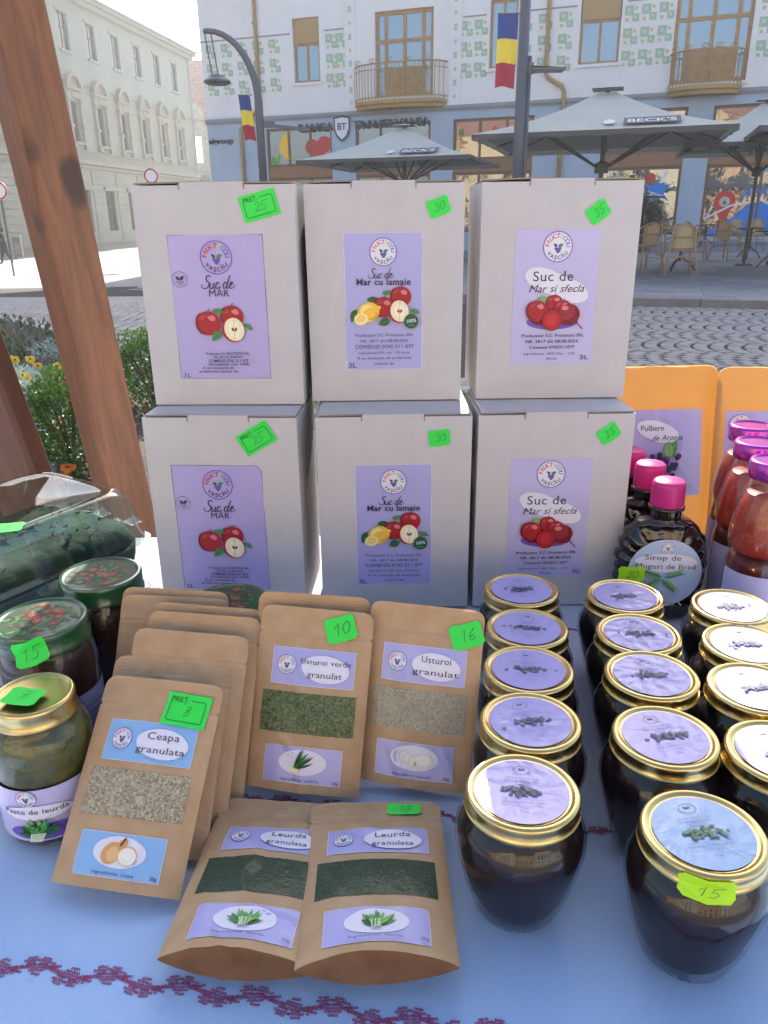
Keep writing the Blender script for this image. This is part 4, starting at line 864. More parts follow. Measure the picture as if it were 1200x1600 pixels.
# ---------------------------------------------------------------- syrup bottles with pink caps
AMBER = mat('dark_syrup_bottle', (.012, .006, .006), .09, spec=.6, coat=.5, cr=.03)
PINK = mat('pink_plastic_cap', rgb(196, 40, 122), .38, bump=.1, bscale=200)
def syrup():
    r = empty('syrup_bottle', (0, 0, 0), 0, 'round dark syrup bottle with pink cap, fir-bud label and lime 20 sticker, foremost of three', 'bottle', 'dark syrup bottles with pink caps')
    zc, Rb = .062, .0500
    def prof(z):
        if z < .118:
            d = (z-zc)/.063; wdt = Rb*math.sqrt(max(.06, 1-abs(d)**2.6)) if z > .02 else Rb*(.80+.16*z/.02)
            return max(wdt, .017 if z > .11 else .036)
        return .0165
    mb = MB(); zs = [0, .002]+[.132*i/66 for i in range(2, 67)]; n = 72
    for z in zs:
        k = prof(z)*(.93 if z < .001 else 1)
        t_ = sm(.108, .124, z); dep = k*(.50*(1-t_)+1*t_) if z < .124 else k
        for i in range(n):
            a = 2*math.pi*i/n; x = k*math.cos(a); yy = dep*math.copysign(abs(math.sin(a))**.75, math.sin(a))
            pa = math.atan2(z-zc, x); rr_ = math.hypot(x, z-zc)
            rb = (.0016*(1 if math.sin(pa*22) > 0 else -1))*sm(.034, .042, rr_)*(1-t_) if z > .004 else 0
            rb += .0012*math.sin(pa*11)*sm(.030, .036, rr_)*(1-t_)
            mb.v.append((x*(1+rb*14), yy*(1+rb*22), z))
    for j in range(len(zs)-1):
        for i in range(n): a = j*n+i; b = j*n+(i+1) % n; mb.f.append((a, b, b+n, a+n)); mb.m.append(0)
    mb.f.append(tuple(range(n))[::-1]); mb.m.append(0)
    mb.build('bottle_body', AMBER, r, smooth=True)
    MB().lathe([(.0195, .130), (.0200, .131), (.0195, .1335), (.0165, .134)], 32).build('neck_ring', AMBER, r, smooth=True)
    mb = MB(); pr = [(.0175, .134), (.0182, .136), (.0180, .156), (.0172, .1605), (.0150, .1625), (.0005, .1628)]
    mb.lathe(pr, 72)
    for i, p in enumerate(mb.v):
        if .135 < p[2] < .158 and (i % 72) % 2: mb.v[i] = (p[0]*.972, p[1]*.972, p[2])
    mb.build('cap', PINK, r, autosm=60)
    A = Art(); A.part('label'); A.ell(0, 0, .0405, .0405, mat('label_pale_blue', rgb(178, 194, 222), .35, coat=.3, cr=.2), n=48, rings=5)
    logo(A, 0, .0310, .0068, disc=True); A.part('label_blob'); A.ell(0, .0135, .034, .011, WHT, n=32)
    A.part('lettering'); A.text('Sirop de', -.004, .0200, .0085, INK, 's', .040); A.text('Muguri de Brad', 0, .0095, .0080, INK, 's', .066)
    A.part('picture')
    for bx, by, an in ((-.004, -.004, 165), (0, -.003, 20), (-.002, -.006, -40), (-.004, -.005, 215)):
        for i in range(16):
            t = i/15*.017; A.stroke([(bx+t*math.cos(R(an)), by+t*math.sin(R(an))), (bx+t*math.cos(R(an))+.006*math.cos(R(an+(32 if i % 2 else -32))), by+t*math.sin(R(an))+.006*math.sin(R(an+(32 if i % 2 else -32))))], .0010, (GRN, LGRN)[i % 2])
    A.part('small_print')
    for i, t in enumerate(('Producator Fructecou SRL', 'NR. 3817 din 08.08.2024', 'Comenzi 0742511077', 'Ingrediente: muguri de brad', 'zahar, apa, lamaie')): A.text(t, 0, -.020-.0034*i, .0020, INK, '', .034-.003*i)
    fy = lambda u, v: -(.0268-.004*(u/.045)**2-.0035*((v)/.045)**2)
    art_under(A, lambda u, v, h: (u, fy(u, v)-h-.0012, .061+v), r, .00014)
    return r
s0 = syrup(); s0.location = (.3160, .8050, T+.001); s0.rotation_euler = (0, 0, R(-6))
for (x, y, l_, rz) in ((.3165, .8690, 'second pink-capped dark syrup bottle, directly behind the labelled one', -4), (.3110, .9250, 'third pink-capped syrup bottle, rearmost, half hidden by the white boxes', -9)):
    c = copy_tree(s0); c.location = (x, y, T+.001); c.rotation_euler = (0, 0, R(rz)); c['label'] = l_
put_tag('20', lambda u, v, h: (-.0370+u, -.0300-h-u*.12, .0610+v+u*.08), s0, .0285, .0185, 'tag', LIME)

# ---------------------------------------------------------------- juice bottles with purple lids
PLID = mat('purple_metal_lid', rgb(176, 60, 168), .25, metal=.75, coat=.5)
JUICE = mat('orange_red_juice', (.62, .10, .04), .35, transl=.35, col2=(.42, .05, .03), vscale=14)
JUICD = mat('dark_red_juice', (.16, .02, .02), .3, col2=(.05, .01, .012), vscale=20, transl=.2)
def jbottle():
    r = empty('juice_bottle', (0, 0, 0), 0, 'foremost purple-lidded bottle of orange-red juice, at the right edge', 'bottle', 'glass juice bottles with purple lids')
    H = .203; k = .0355
    P_ = [(k*.80, 0), (k*.93, .003), (k*.97, .010), (k*.96, .088), (k*.90, .098), (k*.90, .104), (k*.98, .113), (k*.97, .125), (k*.86, .150), (k*.66, .172), (k*.58, .182), (k*.57, .190)]
    MB().lathe(P_, 44).build('glass_body', JARG, r, smooth=True)
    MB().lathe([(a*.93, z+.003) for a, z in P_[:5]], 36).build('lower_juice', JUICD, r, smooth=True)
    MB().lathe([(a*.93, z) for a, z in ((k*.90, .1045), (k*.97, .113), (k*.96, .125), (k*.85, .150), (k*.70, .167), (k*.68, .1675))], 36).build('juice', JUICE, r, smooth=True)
    MB().lathe([(.0245, .184), (.0256, .1855), (.0252, .192), (.0256, .200), (.0240, .2025), (.0215, .2028), (.0205, .2012), (.0005, .2015)], 48, capt=False).build('lid', PLID, r, autosm=55)
    A = Art(); A.part('label'); A.rect(-.050, .010, .050, .086, LAVP, 34, 4); logo(A, .018, .060, .0085); A.part('lettering'); A.text('Suc', .012, .040, .009, INK, 's', .018); A.part('picture')
    for i in range(14): A.leaf(.012, .020, .012, .003, 20+i*10, (GRN, LGRN)[i % 2])
    wrap_art(A, k*.985, 0, R(-12), r, eps=.00016)
    return r
j0 = jbottle(); j0.location = (.3990, .7450, T+.001)
for (x, y, l_) in ((.4135, .8150, 'second purple-lidded juice bottle, behind the foremost at the right edge'), (.4380, .8860, 'rear purple-lidded juice bottle, in front of the glowing kraft pouch')):
    c = copy_tree(j0); c.location = (x, y, T+.001); c.rotation_euler = (0, 0, R(rnd.uniform(-20, 20))); c['label'] = l_

# ================================================================ THE SQUARE
def cobble_ground():
    mt = bpy.data.materials.new('sett_paving_far'); mt.use_nodes = True; N = mt.node_tree.nodes; L = mt.node_tree.links; p = N['Principled BSDF']
    tc = N.new('ShaderNodeTexCoord'); v = N.new('ShaderNodeTexVoronoi'); v.feature = 'DISTANCE_TO_EDGE'; v.inputs['Scale'].default_value = 8.2; v.inputs['Randomness'].default_value = .55; L.new(tc.outputs['Object'], v.inputs[0])
    r = N.new('ShaderNodeValToRGB'); L.new(v.outputs[0], r.inputs[0]); r.color_ramp.elements[0].position = .02; r.color_ramp.elements[0].color = (.12, .115, .11, 1); r.color_ramp.elements[1].position = .12; r.color_ramp.elements[1].color = (.36, .345, .33, 1)
    n = N.new('ShaderNodeTexNoise'); n.inputs['Scale'].default_value = .8; n.inputs['Detail'].default_value = 5; L.new(tc.outputs['Object'], n.inputs[0])
    mx = N.new('ShaderNodeMix'); mx.data_type = 'RGBA'; mx.blend_type = 'MULTIPLY'; mx.inputs[0].default_value = .35; L.new(r.outputs[0], mx.inputs[6]); L.new(n.outputs[0], mx.inputs[7]); 
    g = N.new('ShaderNodeMix'); g.data_type = 'RGBA'; g.blend_type = 'ADD'; g.inputs[0].default_value = .10; L.new(mx.outputs[2], g.inputs[6]); g.inputs[7].default_value = (.5, .5, .5, 1)
    L.new(g.outputs[2], p.inputs['Base Color']); p.inputs['Roughness'].default_value = .7
    b = N.new('ShaderNodeBump'); b.inputs['Strength'].default_value = .7; b.inputs['Distance'].default_value = .03; L.new(r.outputs[0], b.inputs['Height']); L.new(b.outputs[0], p.inputs['Normal'])
    return mt
mb = MB()
xs = [-400, -150, -80]+[-50+2*i for i in range(51)]+[80, 150, 400]; ys = [-300, -100, -40]+[-20+2*i for i in range(61)]+[140, 250, 800]
nx = len(xs)
for y in ys:
    for x in xs: mb.v.append((x, y, gz(x, y)-.012))
for j in range(len(ys)-1):
    for i in range(nx-1): a = j*nx+i; mb.f.append((a, a+1, a+nx+1, a+nx)); mb.m.append(0)
gr_ = mb.build('road', cobble_ground(), smooth=True); tag(gr_, kind='structure')

# facade frame of the bank; the terrace kerb runs parallel to it
FA = Vector((-8.44, 42, 0)); FT = Vector((.9401, -.3409, 0)).normalized(); FANG = math.atan2(FT.y, FT.x); FN = Vector((FT.y, -FT.x, 0))
FM = Matrix.Translation(FA) @ Matrix.Rotation(FANG, 4, 'Z'); FMI = FM.inverted()
def fl(p): return FMI @ Vector(p)
K0 = fl((3.50, 10.98, 0)); KY = (K0.y+fl((5.13, 10.48, 0)).y)/2      # kerb line in the facade frame
KERB = mat('grey_kerb_granite', (.20, .19, .19), .7, bump=.3, bscale=40, var=.12, vscale=6)
SLAB = [mat('paving_slab_%d' % i, c, .62, bump=.25, bscale=30, var=.1, vscale=5) for i, c in enumerate(((.22, .23, .25), (.25, .26, .28), (.19, .20, .23)))]
BASEM = mat('mortar_bed', (.12, .12, .12), .9)
TZ = .10
pv = empty('pavement', mat=FM); pv['kind'] = 'structure'
MB().box(fl((-1.6, 12, 0)).x, 44, KY+.12, -.02, -.5, TZ-.012).build('terrace_bed', BASEM, pv)
sx0 = fl((-1.6, 12, 0)).x; kmesh = {}
for i in range(22):
    x = sx0+i*1.0
    o = MB().box(.004, .996, -.06, .06, -.3, TZ+.002).build('kerb_stone', KERB, pv) if i == 0 else link('kerb_stone', k0.data, pv)
    if i == 0: k0 = o; bevel(o, .008)
    else: bevel(o, .008)
    o.location = (x, KY+.06, rnd.uniform(-.002, .002))
nsl = 0; stuffslab = MB()
sl = []
for k in range(3):
    o = MB().box(.004, .796, .004, .396, -.03, 0).build('paving_slab', SLAB[k], pv); sl.append(o.data); bpy.data.objects.remove(o)
KIDS[pv.name] = [o for o in KIDS[pv.name] if True and o is not None][:0]
for j in range(62):
    for i in range(32):
        x = sx0+.05+i*.8+(.4 if j % 2 else 0); y = KY+.124+j*.4
        if nsl < 290 and 950 < proj(FM @ Vector((x+.4, y+.2, TZ)))[0] < 1260:
            o = link('paving_slab', rnd.choice(sl), pv); o.location = (x, y, TZ+rnd.uniform(-.0015, .002)); nsl += 1
        else: stuffslab.box(x+.004, x+.796, y+.004, y+.396, TZ-.03, TZ+rnd.uniform(-.0015, .002), rnd.choice((0, 1, 2)))
o = stuffslab.build('paving_slabs_beyond', SLAB, pv); o['kind'] = 'stuff'

# segmental-arc setts in front of the terrace and left of the flower bed
BED = [(-9.5, 15.2), (-4.95, 10.25), (-3.10, 8.2), (-1.05, 5.9), (1.2, 5.2), (1.6, 2.2), (-6.5, 2.0), (-9.5, 4.0)]
def inpoly(x, y, P):
    c = False
    for i in range(len(P)):
        (x1, y1), (x2, y2) = P[i], P[i-1]
        if (y1 > y) != (y2 > y) and x < (x2-x1)*(y-y1)/(y2-y1)+x1: c = not c
    return c
SETT = [mat('granite_sett_%d' % i, c, .6, bump=.4, bscale=60, var=.12, vscale=20) for i, c in enumerate(((.27, .26, .26), (.30, .285, .28), (.25, .24, .245)))]
sett_meshes = []
for k in range(6):
    q = random.Random(k); mb = MB(); hx, hy = .059, .061; t = .006
    lo = [(-hx+q.uniform(-.003, .003), -hy+q.uniform(-.003, .003)), (hx+q.uniform(-.003, .003), -hy+q.uniform(-.003, .003)), (hx+q.uniform(-.003, .003), hy+q.uniform(-.003, .003)), (-hx+q.uniform(-.003, .003), hy+q.uniform(-.003, .003))]
    mb.v = [(x, y, -.03) for x, y in lo]+[(x, y, -.004) for x, y in lo]+[(x*.93, y*.96, .004+q.uniform(-.001, .001)) for x, y in lo]
    for b in (0, 4):
        for i in range(4): mb.f.append((b+i, b+(i+1) % 4, b+4+(i+1) % 4, b+4+i)); mb.m.append(0)
    mb.f.append((8, 9, 10, 11)); mb.m.append(0)
    o = mb.build('sett', SETT[k % 3]); sett_meshes.append((o.data, mb)); bpy.data.objects.remove(o)
cands = []
mo = MB().grid(lambda u, v: (lambda x, y: (x, y, gz(x, y)-.0065))(-16+24.5*u, 5.2+20.2*v), 24, 20).build('mortar_joints', mat('dark_mortar', (.045, .043, .04), .95), gr_, smooth=True); mo['kind'] = 'stuff'
band_ = 1.42; rsx = .150
for b in range(-1, 26):
    yc = KY-.02-band_*(b+.5)         # measured from the kerb outwards in the facade frame
    ns = 11
    for i in range(-40, 270):
        x0 = i*rsx*1.0-10
        for s in range(ns):
            t = (s+.5)/ns*2-1; yy = yc+t*band_/2; sag = .42*(1-t*t); x = x0-sag
            ang = math.atan2(band_/2, .84*t)     # tangent
            p = FM @ Vector((x, yy, 0))
            if not (-16 < p.x < 8.5 and 5.2 < p.y < 25.5): continue
            if inpoly(p.x, p.y, BED) or fl(p).y > KY-.06 and p.x > -2: continue
            px, py = proj((p.x, p.y, gz(p.x, p.y)))
            if not (-420 < px < 1500 and 380 < py < 700): continue
            if 300 < px < 900 and p.y > 6: continue     # always behind the stacked boxes
            cands.append((p.x, p.y, gz(p.x, p.y), ang+FANG, px, py))
vis = [c for c in cands if (985 < c[4] < 1200 and 485 < c[5] < 585) or (160 < c[4] < 238 and 440 < c[5] < 640)]
vis.sort(key=lambda c: c[1]); near = set(id(c) for c in vis[:295]); mb = MB()
for c in cands:
    k = rnd.randrange(6); a = c[3]+rnd.uniform(-.05, .05)-math.pi/2; z = c[2]+rnd.uniform(-.002, .002)
    if id(c) in near:
        o = link('cobblestone', sett_meshes[k][0], gr_); o.location = (c[0], c[1], z); o.rotation_euler = (0, 0, a)
    else:
        src = sett_meshes[k][1]; n = len(mb.v); ca, sa = math.cos(a), math.sin(a)
        mb.v.extend((c[0]+x*ca-y*sa, c[1]+x*sa+y*ca, z+zz) for x, y, zz in src.v[4:]); mb.f.extend(tuple(n+i-4 for i in f) for f in src.f[4:]); mb.m.extend([k % 3]*5)
o = mb.build('cobblestones_beyond', SETT, gr_); o['kind'] = 'stuff'

# ---------------------------------------------------------------- flower bed
SOIL = mat('dark_garden_soil', (.075, .055, .045), .95, bump=1, bscale=30, col2=(.04, .03, .025), vscale=12)
mb = MB(); g_ = 44
def bedz(x, y): return gz(x, y)+.03+.04*noise.noise(Vector((x*1.3, y*1.3, 0)))+.015*noise.noise(Vector((x*9, y*9, 0)))
bx0, bx1, by0, by1 = -9.5, 1.6, 2, 15.2
nx_, ny_ = 110, 120; idx = {}
for j in range(ny_+1):
    for i in range(nx_+1): x = bx0+(bx1-bx0)*i/nx_; y = by0+(by1-by0)*j/ny_; mb.v.append((x, y, bedz(x, y)))
for j in range(ny_):
    for i in range(nx_):
        x = bx0+(bx1-bx0)*(i+.5)/nx_; y = by0+(by1-by0)*(j+.5)/ny_
        if inpoly(x, y, BED): a = j*(nx_+1)+i; mb.f.append((a, a+1, a+nx_+2, a+nx_+1)); mb.m.append(0)
tag(mb.build('flower_bed', SOIL, smooth=True), kind='structure')
kb = empty('bed_kerb', (0, 0, 0), 0, 'pale stone edging between the flower bed and the cobbled square', 'kerb')
KB2 = mat('pale_edging_stone', (.36, .36, .37), .75, bump=.3, bscale=50, var=.1, vscale=8)
for i in range(4):
    a = Vector(BED[i]); b = Vector(BED[i+1]); n = max(1, round((b-a).length/.9))
    for k in range(n):
        p = a+(b-a)*(k+.01)/n; q_ = a+(b-a)*(k+.99)/n; zz = gz(p.x, p.y)
        bevel(MB().beam((p.x, p.y, zz-.02), (q_.x, q_.y, gz(q_.x, q_.y)-.02), .13, .14).build('edging_stone', KB2, kb), .01)
def lmat(n, c, c2=None, tr=.25, ro=.5): return mat(n, c, ro, col2=c2, vscale=14, transl=tr)
LF = {'box': lmat('shrub_leaf_green', (.095, .20, .038), (.045, .115, .025)), 'silver': lmat('silver_leaf', (.42, .53, .49), (.28, .38, .36), .15, .8), 'low': lmat('low_green_leaf', (.09, .15, .04), (.05, .09, .03)), 'dark': lmat('dark_conifer_needles', (.03, .06, .028), (.015, .03, .015), .1),
      'lime': lmat('lime_leaf', (.18, .27, .05), (.10, .18, .04)), 'dry': lmat('straw_stalk', (.28, .22, .14), (.16, .12, .08), .1, .9)}
def leafblob(name, c, rad, n, ls, mt, parent, seed, shell=.5, up=.3, narrow=.4):
    q = random.Random(seed); mb = MB(); c = Vector(c); rad = Vector(rad)
    cl_ = [Vector((q.gauss(0, 1), q.gauss(0, 1), q.gauss(0, 1))).normalized() for _ in range(14)]
    for i in range(n):
        d = Vector((q.gauss(0, 1), q.gauss(0, 1), q.gauss(0, 1))).normalized(); k = shell+(1-shell)*q.random()
        lump = 1+.18*max(d.dot(e)**9 if d.dot(e) > 0 else 0 for e in cl_)-.08
        p = c+Vector((d.x*rad.x, d.y*rad.y, d.z*rad.z))*k*lump
        if p.z < c.z-rad.z*.98: continue
        a = (d+Vector((q.uniform(-.8, .8), q.uniform(-.8, .8), q.uniform(-.4, .8)+up))).normalized()*ls*q.uniform(.6, 1.3)
        s_ = a.cross(Vector((q.uniform(-1, 1), q.uniform(-1, 1), q.uniform(-1, 1)))).normalized()*a.length*narrow
        mb.face((p, p+a*.5-s_, p+a, p+a*.5+s_))
    return mb.build(name, mt, parent)
SK = mat('brown_stem', (.10, .07, .045), .8)
def shrub(x, y, r_, h, label, seed, n=4200, ls=.022, m_='box', g='round clipped shrubs in the flower bed'):
    t = empty('shrub', (x, y, bedz(x, y)), 0, label, 'shrub', g)
    leafblob('foliage', (0, 0, h*.5), (r_, r_, h*.53), n, ls, LF[m_], t, seed, .55)
    mb = MB(); q = random.Random(seed)
    for i in range(9): a = q.uniform(0, 6.28); mb.tube([(0, 0, 0), (.3*r_*math.cos(a), .3*r_*math.sin(a), h*.4), (.7*r_*math.cos(a), .7*r_*math.sin(a), h*.8)], [.012, .008, .004], 5)
    s_ = mb.build('branches', SK, t); s_['kind'] = 'stuff'; return t
_p = onz(118, 742, .05); shrub(_p.x, _p.y, .235, .50, 'round bright green clipped shrub behind the slanting post, nearest of the bed', 1, 5200)
_p = onz(238, 640, .05); shrub(_p.x, _p.y+.1, .26, .50, 'green clipped shrub between the slanting post and the upper left white box', 2, 4200)
def clump(x, y, label, seed, mt='silver', r_=.10, h=.13, n=240, cat='plant', g='silver-leaved plants in the flower bed', ls=.05):
    t = empty('silver_leaf_plant' if mt == 'silver' else 'low_green_plant', (x, y, bedz(x, y)-.01), 0, label, cat, g); q = random.Random(seed); mb = MB()
    for i in range(n):
        a = q.uniform(0, 6.28); d = r_*math.sqrt(q.random()); z = h*q.random()*(1-.5*d/r_); p = Vector((d*math.cos(a), d*math.sin(a), z))
        v = Vector((math.cos(a), math.sin(a), q.uniform(.3, 1.6))).normalized()*ls*q.uniform(.5, 1.1); s_ = v.cross(Vector((q.uniform(-1, 1), q.uniform(-1, 1), 1))).normalized()*v.length*.22
        mb.face((p, p+v*.3-s_, p+v*.6-s_*.4, p+v, p+v*.6+s_*.4, p+v*.3+s_))
    mb.build('leaves', LF[mt], t); return t
def pansy(x, y, cols, label, seed, n=5, sc=1.0):
    t = empty('pansy', (x, y, bedz(x, y)-.01), 0, label, 'flower', 'pansies in the flower bed'); q = random.Random(seed); mb = MB()
    for i in range(46):
        a = q.uniform(0, 6.28); v = Vector((math.cos(a), math.sin(a), q.uniform(.3, 1.5))).normalized()*q.uniform(.03, .07)*sc; p = Vector((q.uniform(-.03, .03), q.uniform(-.03, .03), q.uniform(0, .04))); s_ = v.cross(Vector((0, 0, 1))).normalized()*v.length*.25
        mb.face((p, p+v*.5-s_, p+v, p+v*.5+s_))
    mb.build('leaves', LF['lime'], t)
    for i in range(n):
        c = Vector((q.uniform(-.07, .07)*sc, q.uniform(-.07, .07)*sc, q.uniform(.07, .13)*sc)); fb = MB(); F = Vector((q.uniform(-.5, .3)-x*.2, -1, q.uniform(.5, 1.3))).normalized(); X = F.cross(Vector((0, 0, 1))).normalized(); Y = X.cross(F)
        rp = .021*sc
        for k, (ax, ay, rr_) in enumerate(((-.55, .5, .62), (.55, .5, .62), (-.6, -.15, .55), (.6, -.15, .55), (0, -.6, .68))):
            cc = c+X*ax*rp+Y*ay*rp+F*.002*k; fb.face([cc+(X*math.cos(R(40*m_))+Y*math.sin(R(40*m_)))*rp*rr_+F*.003*math.sin(m_*2) for m_ in range(9)], 0)
        cc = c+F*.013; fb.face([cc+(X*math.cos(R(60*m_))+Y*math.sin(R(60*m_)))*rp*.3 for m_ in range(6)], 1)
        fb.tube([c-F*.002, (c.x*.5, c.y*.5, 0)], .0016, 4, 2)
        fb.build('blossom', [cols, mat('pansy_eye', (.12, .04, .02), .7), LF['lime']], t)
FO = lmat('orange_petal', (.75, .20, .02), tr=.3); FY = lmat('yellow_petal', (.78, .52, .03), tr=.3); FW = lmat('white_petal', (.75, .75, .72), tr=.3); FP = lmat('mauve_petal', (.30, .20, .42), tr=.3)
for i, (px, py, m_, l_, n_) in enumerate(((112, 573, FY, 'yellow pansies at the back of the bed, closest to the slanting post', 6), (104, 598, FO, 'deep orange pansy in mid bed beside the white one', 4), (58, 596, FY, 'small yellow and brown pansies between the silver plants', 4), (88, 612, FW, 'single white pansy left of the orange ones', 3),
        (108, 620, FO, 'orange pansies just above the round shrub', 5), (122, 618, FY, 'yellow-orange pansies touching the slanting post above the shrub', 5), (82, 655, FO, 'small orange pansy left of the round shrub', 3), (72, 700, FY, 'yellow pansies low at the left of the round shrub', 4), (35, 572, FY, 'faded yellow pansies near the green ground cover', 4), (52, 662, FP, 'mauve pansies low beside the dark plank', 4), (45, 625, FP, 'mauve pansies amid the silver plants by the dark plank', 4), (76, 746, FO, 'orange pansy beside the blue watering can', 3))):
    p = onz(px, py, .13); pansy(p.x, p.y, m_, l_, 30+i, n_+(2 if m_ is not FY else 0), 1.45 if py < 640 else 1.1)
for i, (px, py, l_) in enumerate(((95, 552, 'largest silver-leaved plant by the kerb, left of the slanting post'), (24, 592, 'silver-leaved plant at the far left edge of the bed'), (40, 625, 'silver-leaved plant beside the top of the dark plank'), (52, 648, 'silver-leaved plant in the middle of its row'), (32, 608, 'small silver-leaved plant behind the row'), (44, 668, 'nearest silver-leaved plant, low beside the dark plank'))):
    p = onz(px, py, .08); clump(p.x, p.y, l_, 60+i, 'silver', .26 if i == 0 else .20, .20, 520)
for i, (px, py, l_) in enumerate(((60, 690, 'low green plant in front of the silver row'), (64, 586, 'straggly green plant behind the yellow-brown pansies'), (14, 560, 'leafy green plant at the left edge behind the silver plants'), (50, 548, 'broad green plant close to the kerb at the back of the bed'))):
    p = onz(px, py, .06); clump(p.x, p.y, l_, 80+i, 'low', .12, .12, 160, g='low green plants in the flower bed')
# ground cover
q = random.Random(9); mb = MB()
for i in range(26000):
    x = q.uniform(-9, 1); y = q.uniform(3, 12.5)
    if not inpoly(x, y, BED): continue
    dens = noise.noise(Vector((x*.55, y*.55, 7)))+(.55 if y > 7.0+abs(x+4)*.1 else -.02)
    if q.random() > dens+.25: continue
    p = Vector((x, y, bedz(x, y)+q.uniform(-.01, .05))); a = q.uniform(0, 6.28); v = Vector((math.cos(a), math.sin(a), q.uniform(.2, 1.8))).normalized()*q.uniform(.05, .12); s_ = v.cross(Vector((0, 0, 1))).normalized()*v.length*.2
    mb.face((p, p+v*.5-s_, p+v, p+v*.5+s_), 1 if q.random() < .16 else 0)
tag(mb.build('ground_cover', [LF['low'], LF['dry']]), 'low green ground cover and dry stalks over the soil of the flower bed', 'ground cover', kind='stuff')
# watering can, small, blue-grey
p = onz(84, 752, .05)
wc = empty('watering_can', (p.x, p.y, bedz(p.x, p.y)), R(30), 'small blue-grey plastic watering can left in the flower bed by the round shrub', 'watering can')
WC = mat('blue_grey_plastic', (.16, .26, .32), .4)
MB().lathe([(.055, 0), (.062, .01), (.058, .10), (.050, .115), (.046, .116)], 24, capt=False).build('can_body', WC, wc, smooth=True)
MB().tube([(.05, 0, .02), (.09, 0, .06), (.12, 0, .13)], [.012, .009, .007], 8).build('spout', WC, wc, smooth=True)
MB().tube([(-.055, 0, .03), (-.10, 0, .08), (-.08, 0, .15), (-.02, 0, .17), (.035, 0, .12)], .008, 8).build('handle', WC, wc, smooth=True)

# ================================================================ BUILDINGS
def wall(mb, x0, x1, z0, z1, holes, y=0, rev=.25, mi=0):
    xs = sorted({x0, x1, *[v for h in holes for v in h[:2] if x0 < v < x1]}); zs = sorted({z0, z1, *[v for h in holes for v in h[2:4] if z0 < v < z1]})
    for i in range(len(xs)-1):
        for j in range(len(zs)-1):
            cx, cz_ = (xs[i]+xs[i+1])/2, (zs[j]+zs[j+1])/2
            if any(h[0] < cx < h[1] and h[2] < cz_ < h[3] for h in holes): continue
            mb.quad((xs[i], y, zs[j]), (xs[i+1], y, zs[j]), (xs[i+1], y, zs[j+1]), (xs[i], y, zs[j+1]), mi)
    for a, b, c, d in [h[:4] for h in holes]:
        mb.quad((a, y, c), (a, y, d), (a, y+rev, d), (a, y+rev, c), mi); mb.quad((b, y, d), (b, y, c), (b, y+rev, c), (b, y+rev, d), mi)
        mb.quad((a, y, d), (b, y, d), (b, y+rev, d), (a, y+rev, d), mi); mb.quad((b, y, c), (a, y, c), (a, y+rev, c), (b, y+rev, c), mi)
    return mb
def framed(parent, a, b, c, d, vs_, hs_, y, fw, fm, gm, name='window', yo=.0, th=.06):
    """window frame (outer frame + mullions at vs_, transoms at hs_) with one pane per light"""
    mb = MB(); V = [a]+[a+(b-a)*v for v in vs_]+[b]; Hh = [c]+[c+(d-c)*v for v in hs_]+[d]
    for i, x in enumerate(V):
        x0 = x if i == 0 else (x-fw if i == len(V)-1 else x-fw/2); mb.box(x0, x0+fw, y, y+th, c, d)
    for i, z in enumerate(Hh):
        z0 = z if i == 0 else (z-fw if i == len(Hh)-1 else z-fw/2)
        for k in range(len(V)-1):
            xa = V[k]+(fw if k == 0 else fw/2); xb = V[k+1]-(fw if k == len(V)-2 else fw/2); mb.box(xa, xb, y+.002, y+th-.002, z0, z0+fw)
    f = mb.build(name, fm, parent)
    for k in range(len(V)-1):
        for j in range(len(Hh)-1):
            MB().quad((V[k], y+th*.6, Hh[j]), (V[k+1], y+th*.6, Hh[j]), (V[k+1], y+th*.6, Hh[j+1]), (V[k], y+th*.6, Hh[j+1])).build('pane', gm, f)
    return f
def pane_mat(n, col, rough=.03, ior=1.9, bump=.03): return mat(n, col, rough, ior=ior, spec=.9, bump=bump, bscale=1.2)
GL_SKY = pane_mat('window_glass_painted_sky', (.13, .25, .36), .08); GL_SHOP = pane_mat('shop_glass', (.05, .055, .055), .02, 2.0, .035); GL_DARK = pane_mat('window_glass_dark', (.045, .055, .055), .05, 1.4)  # blue panes: sky reflection painted into the base colour
PLW = mat('white_painted_plaster', (.82, .80, .80), .85, bump=.15, bscale=8, var=.04, vscale=.7)
PLB = mat('pale_blue_plaster', (.40, .49, .60), .85, bump=.15, bscale=8, var=.05, vscale=.8)
WFR = mat('ochre_wood_frame', (.42, .25, .11), .55, var=.15, vscale=6); BFR = mat('brown_shop_frame', (.20, .11, .065), .5); OCH = mat('ochre_metal', (.42, .27, .10), .55, var=.08, vscale=3)
STR = mat('grey_stone_moulding', (.30, .31, .34), .8, var=.08, vscale=2)
bk = empty('bank_building', mat=FM, label='white and pale blue bank building with ochre balconies and green-tiled bands behind the umbrellas', cat='building')
UP = [(4.85, 6.15, 7.05, 9.62), (8.82, 11.5, 6.22, 9.55), (13.95, 15.12, 7.05, 9.55), (17.66, 19.25, 6.95, 9.5), (21.3, 24.1, 6.02, 9.4), (27, 28.4, 7, 9.5)]
for f_ in (1, 2): UP += [(a, b, c+4.6*f_+(.9 if b-a > 2 else 0), d+4.6*f_) for a, b, c, d in UP[:6]]
SH = [(3.2, 6.6, .55, 5.22), (7.8, 11.4, .55, 5.22), (12.45, 16.0, .55, 5.2), (18.85, 22.15, .4, 5.2), (23.1, 27.3, .3, 5.2)]
mb = MB(); wall(mb, 0, 31, 5.74, 19.2, UP, 0, .22); wall(mb, 0, 31, -1.3, 5.56, SH, 0, .18, 1)
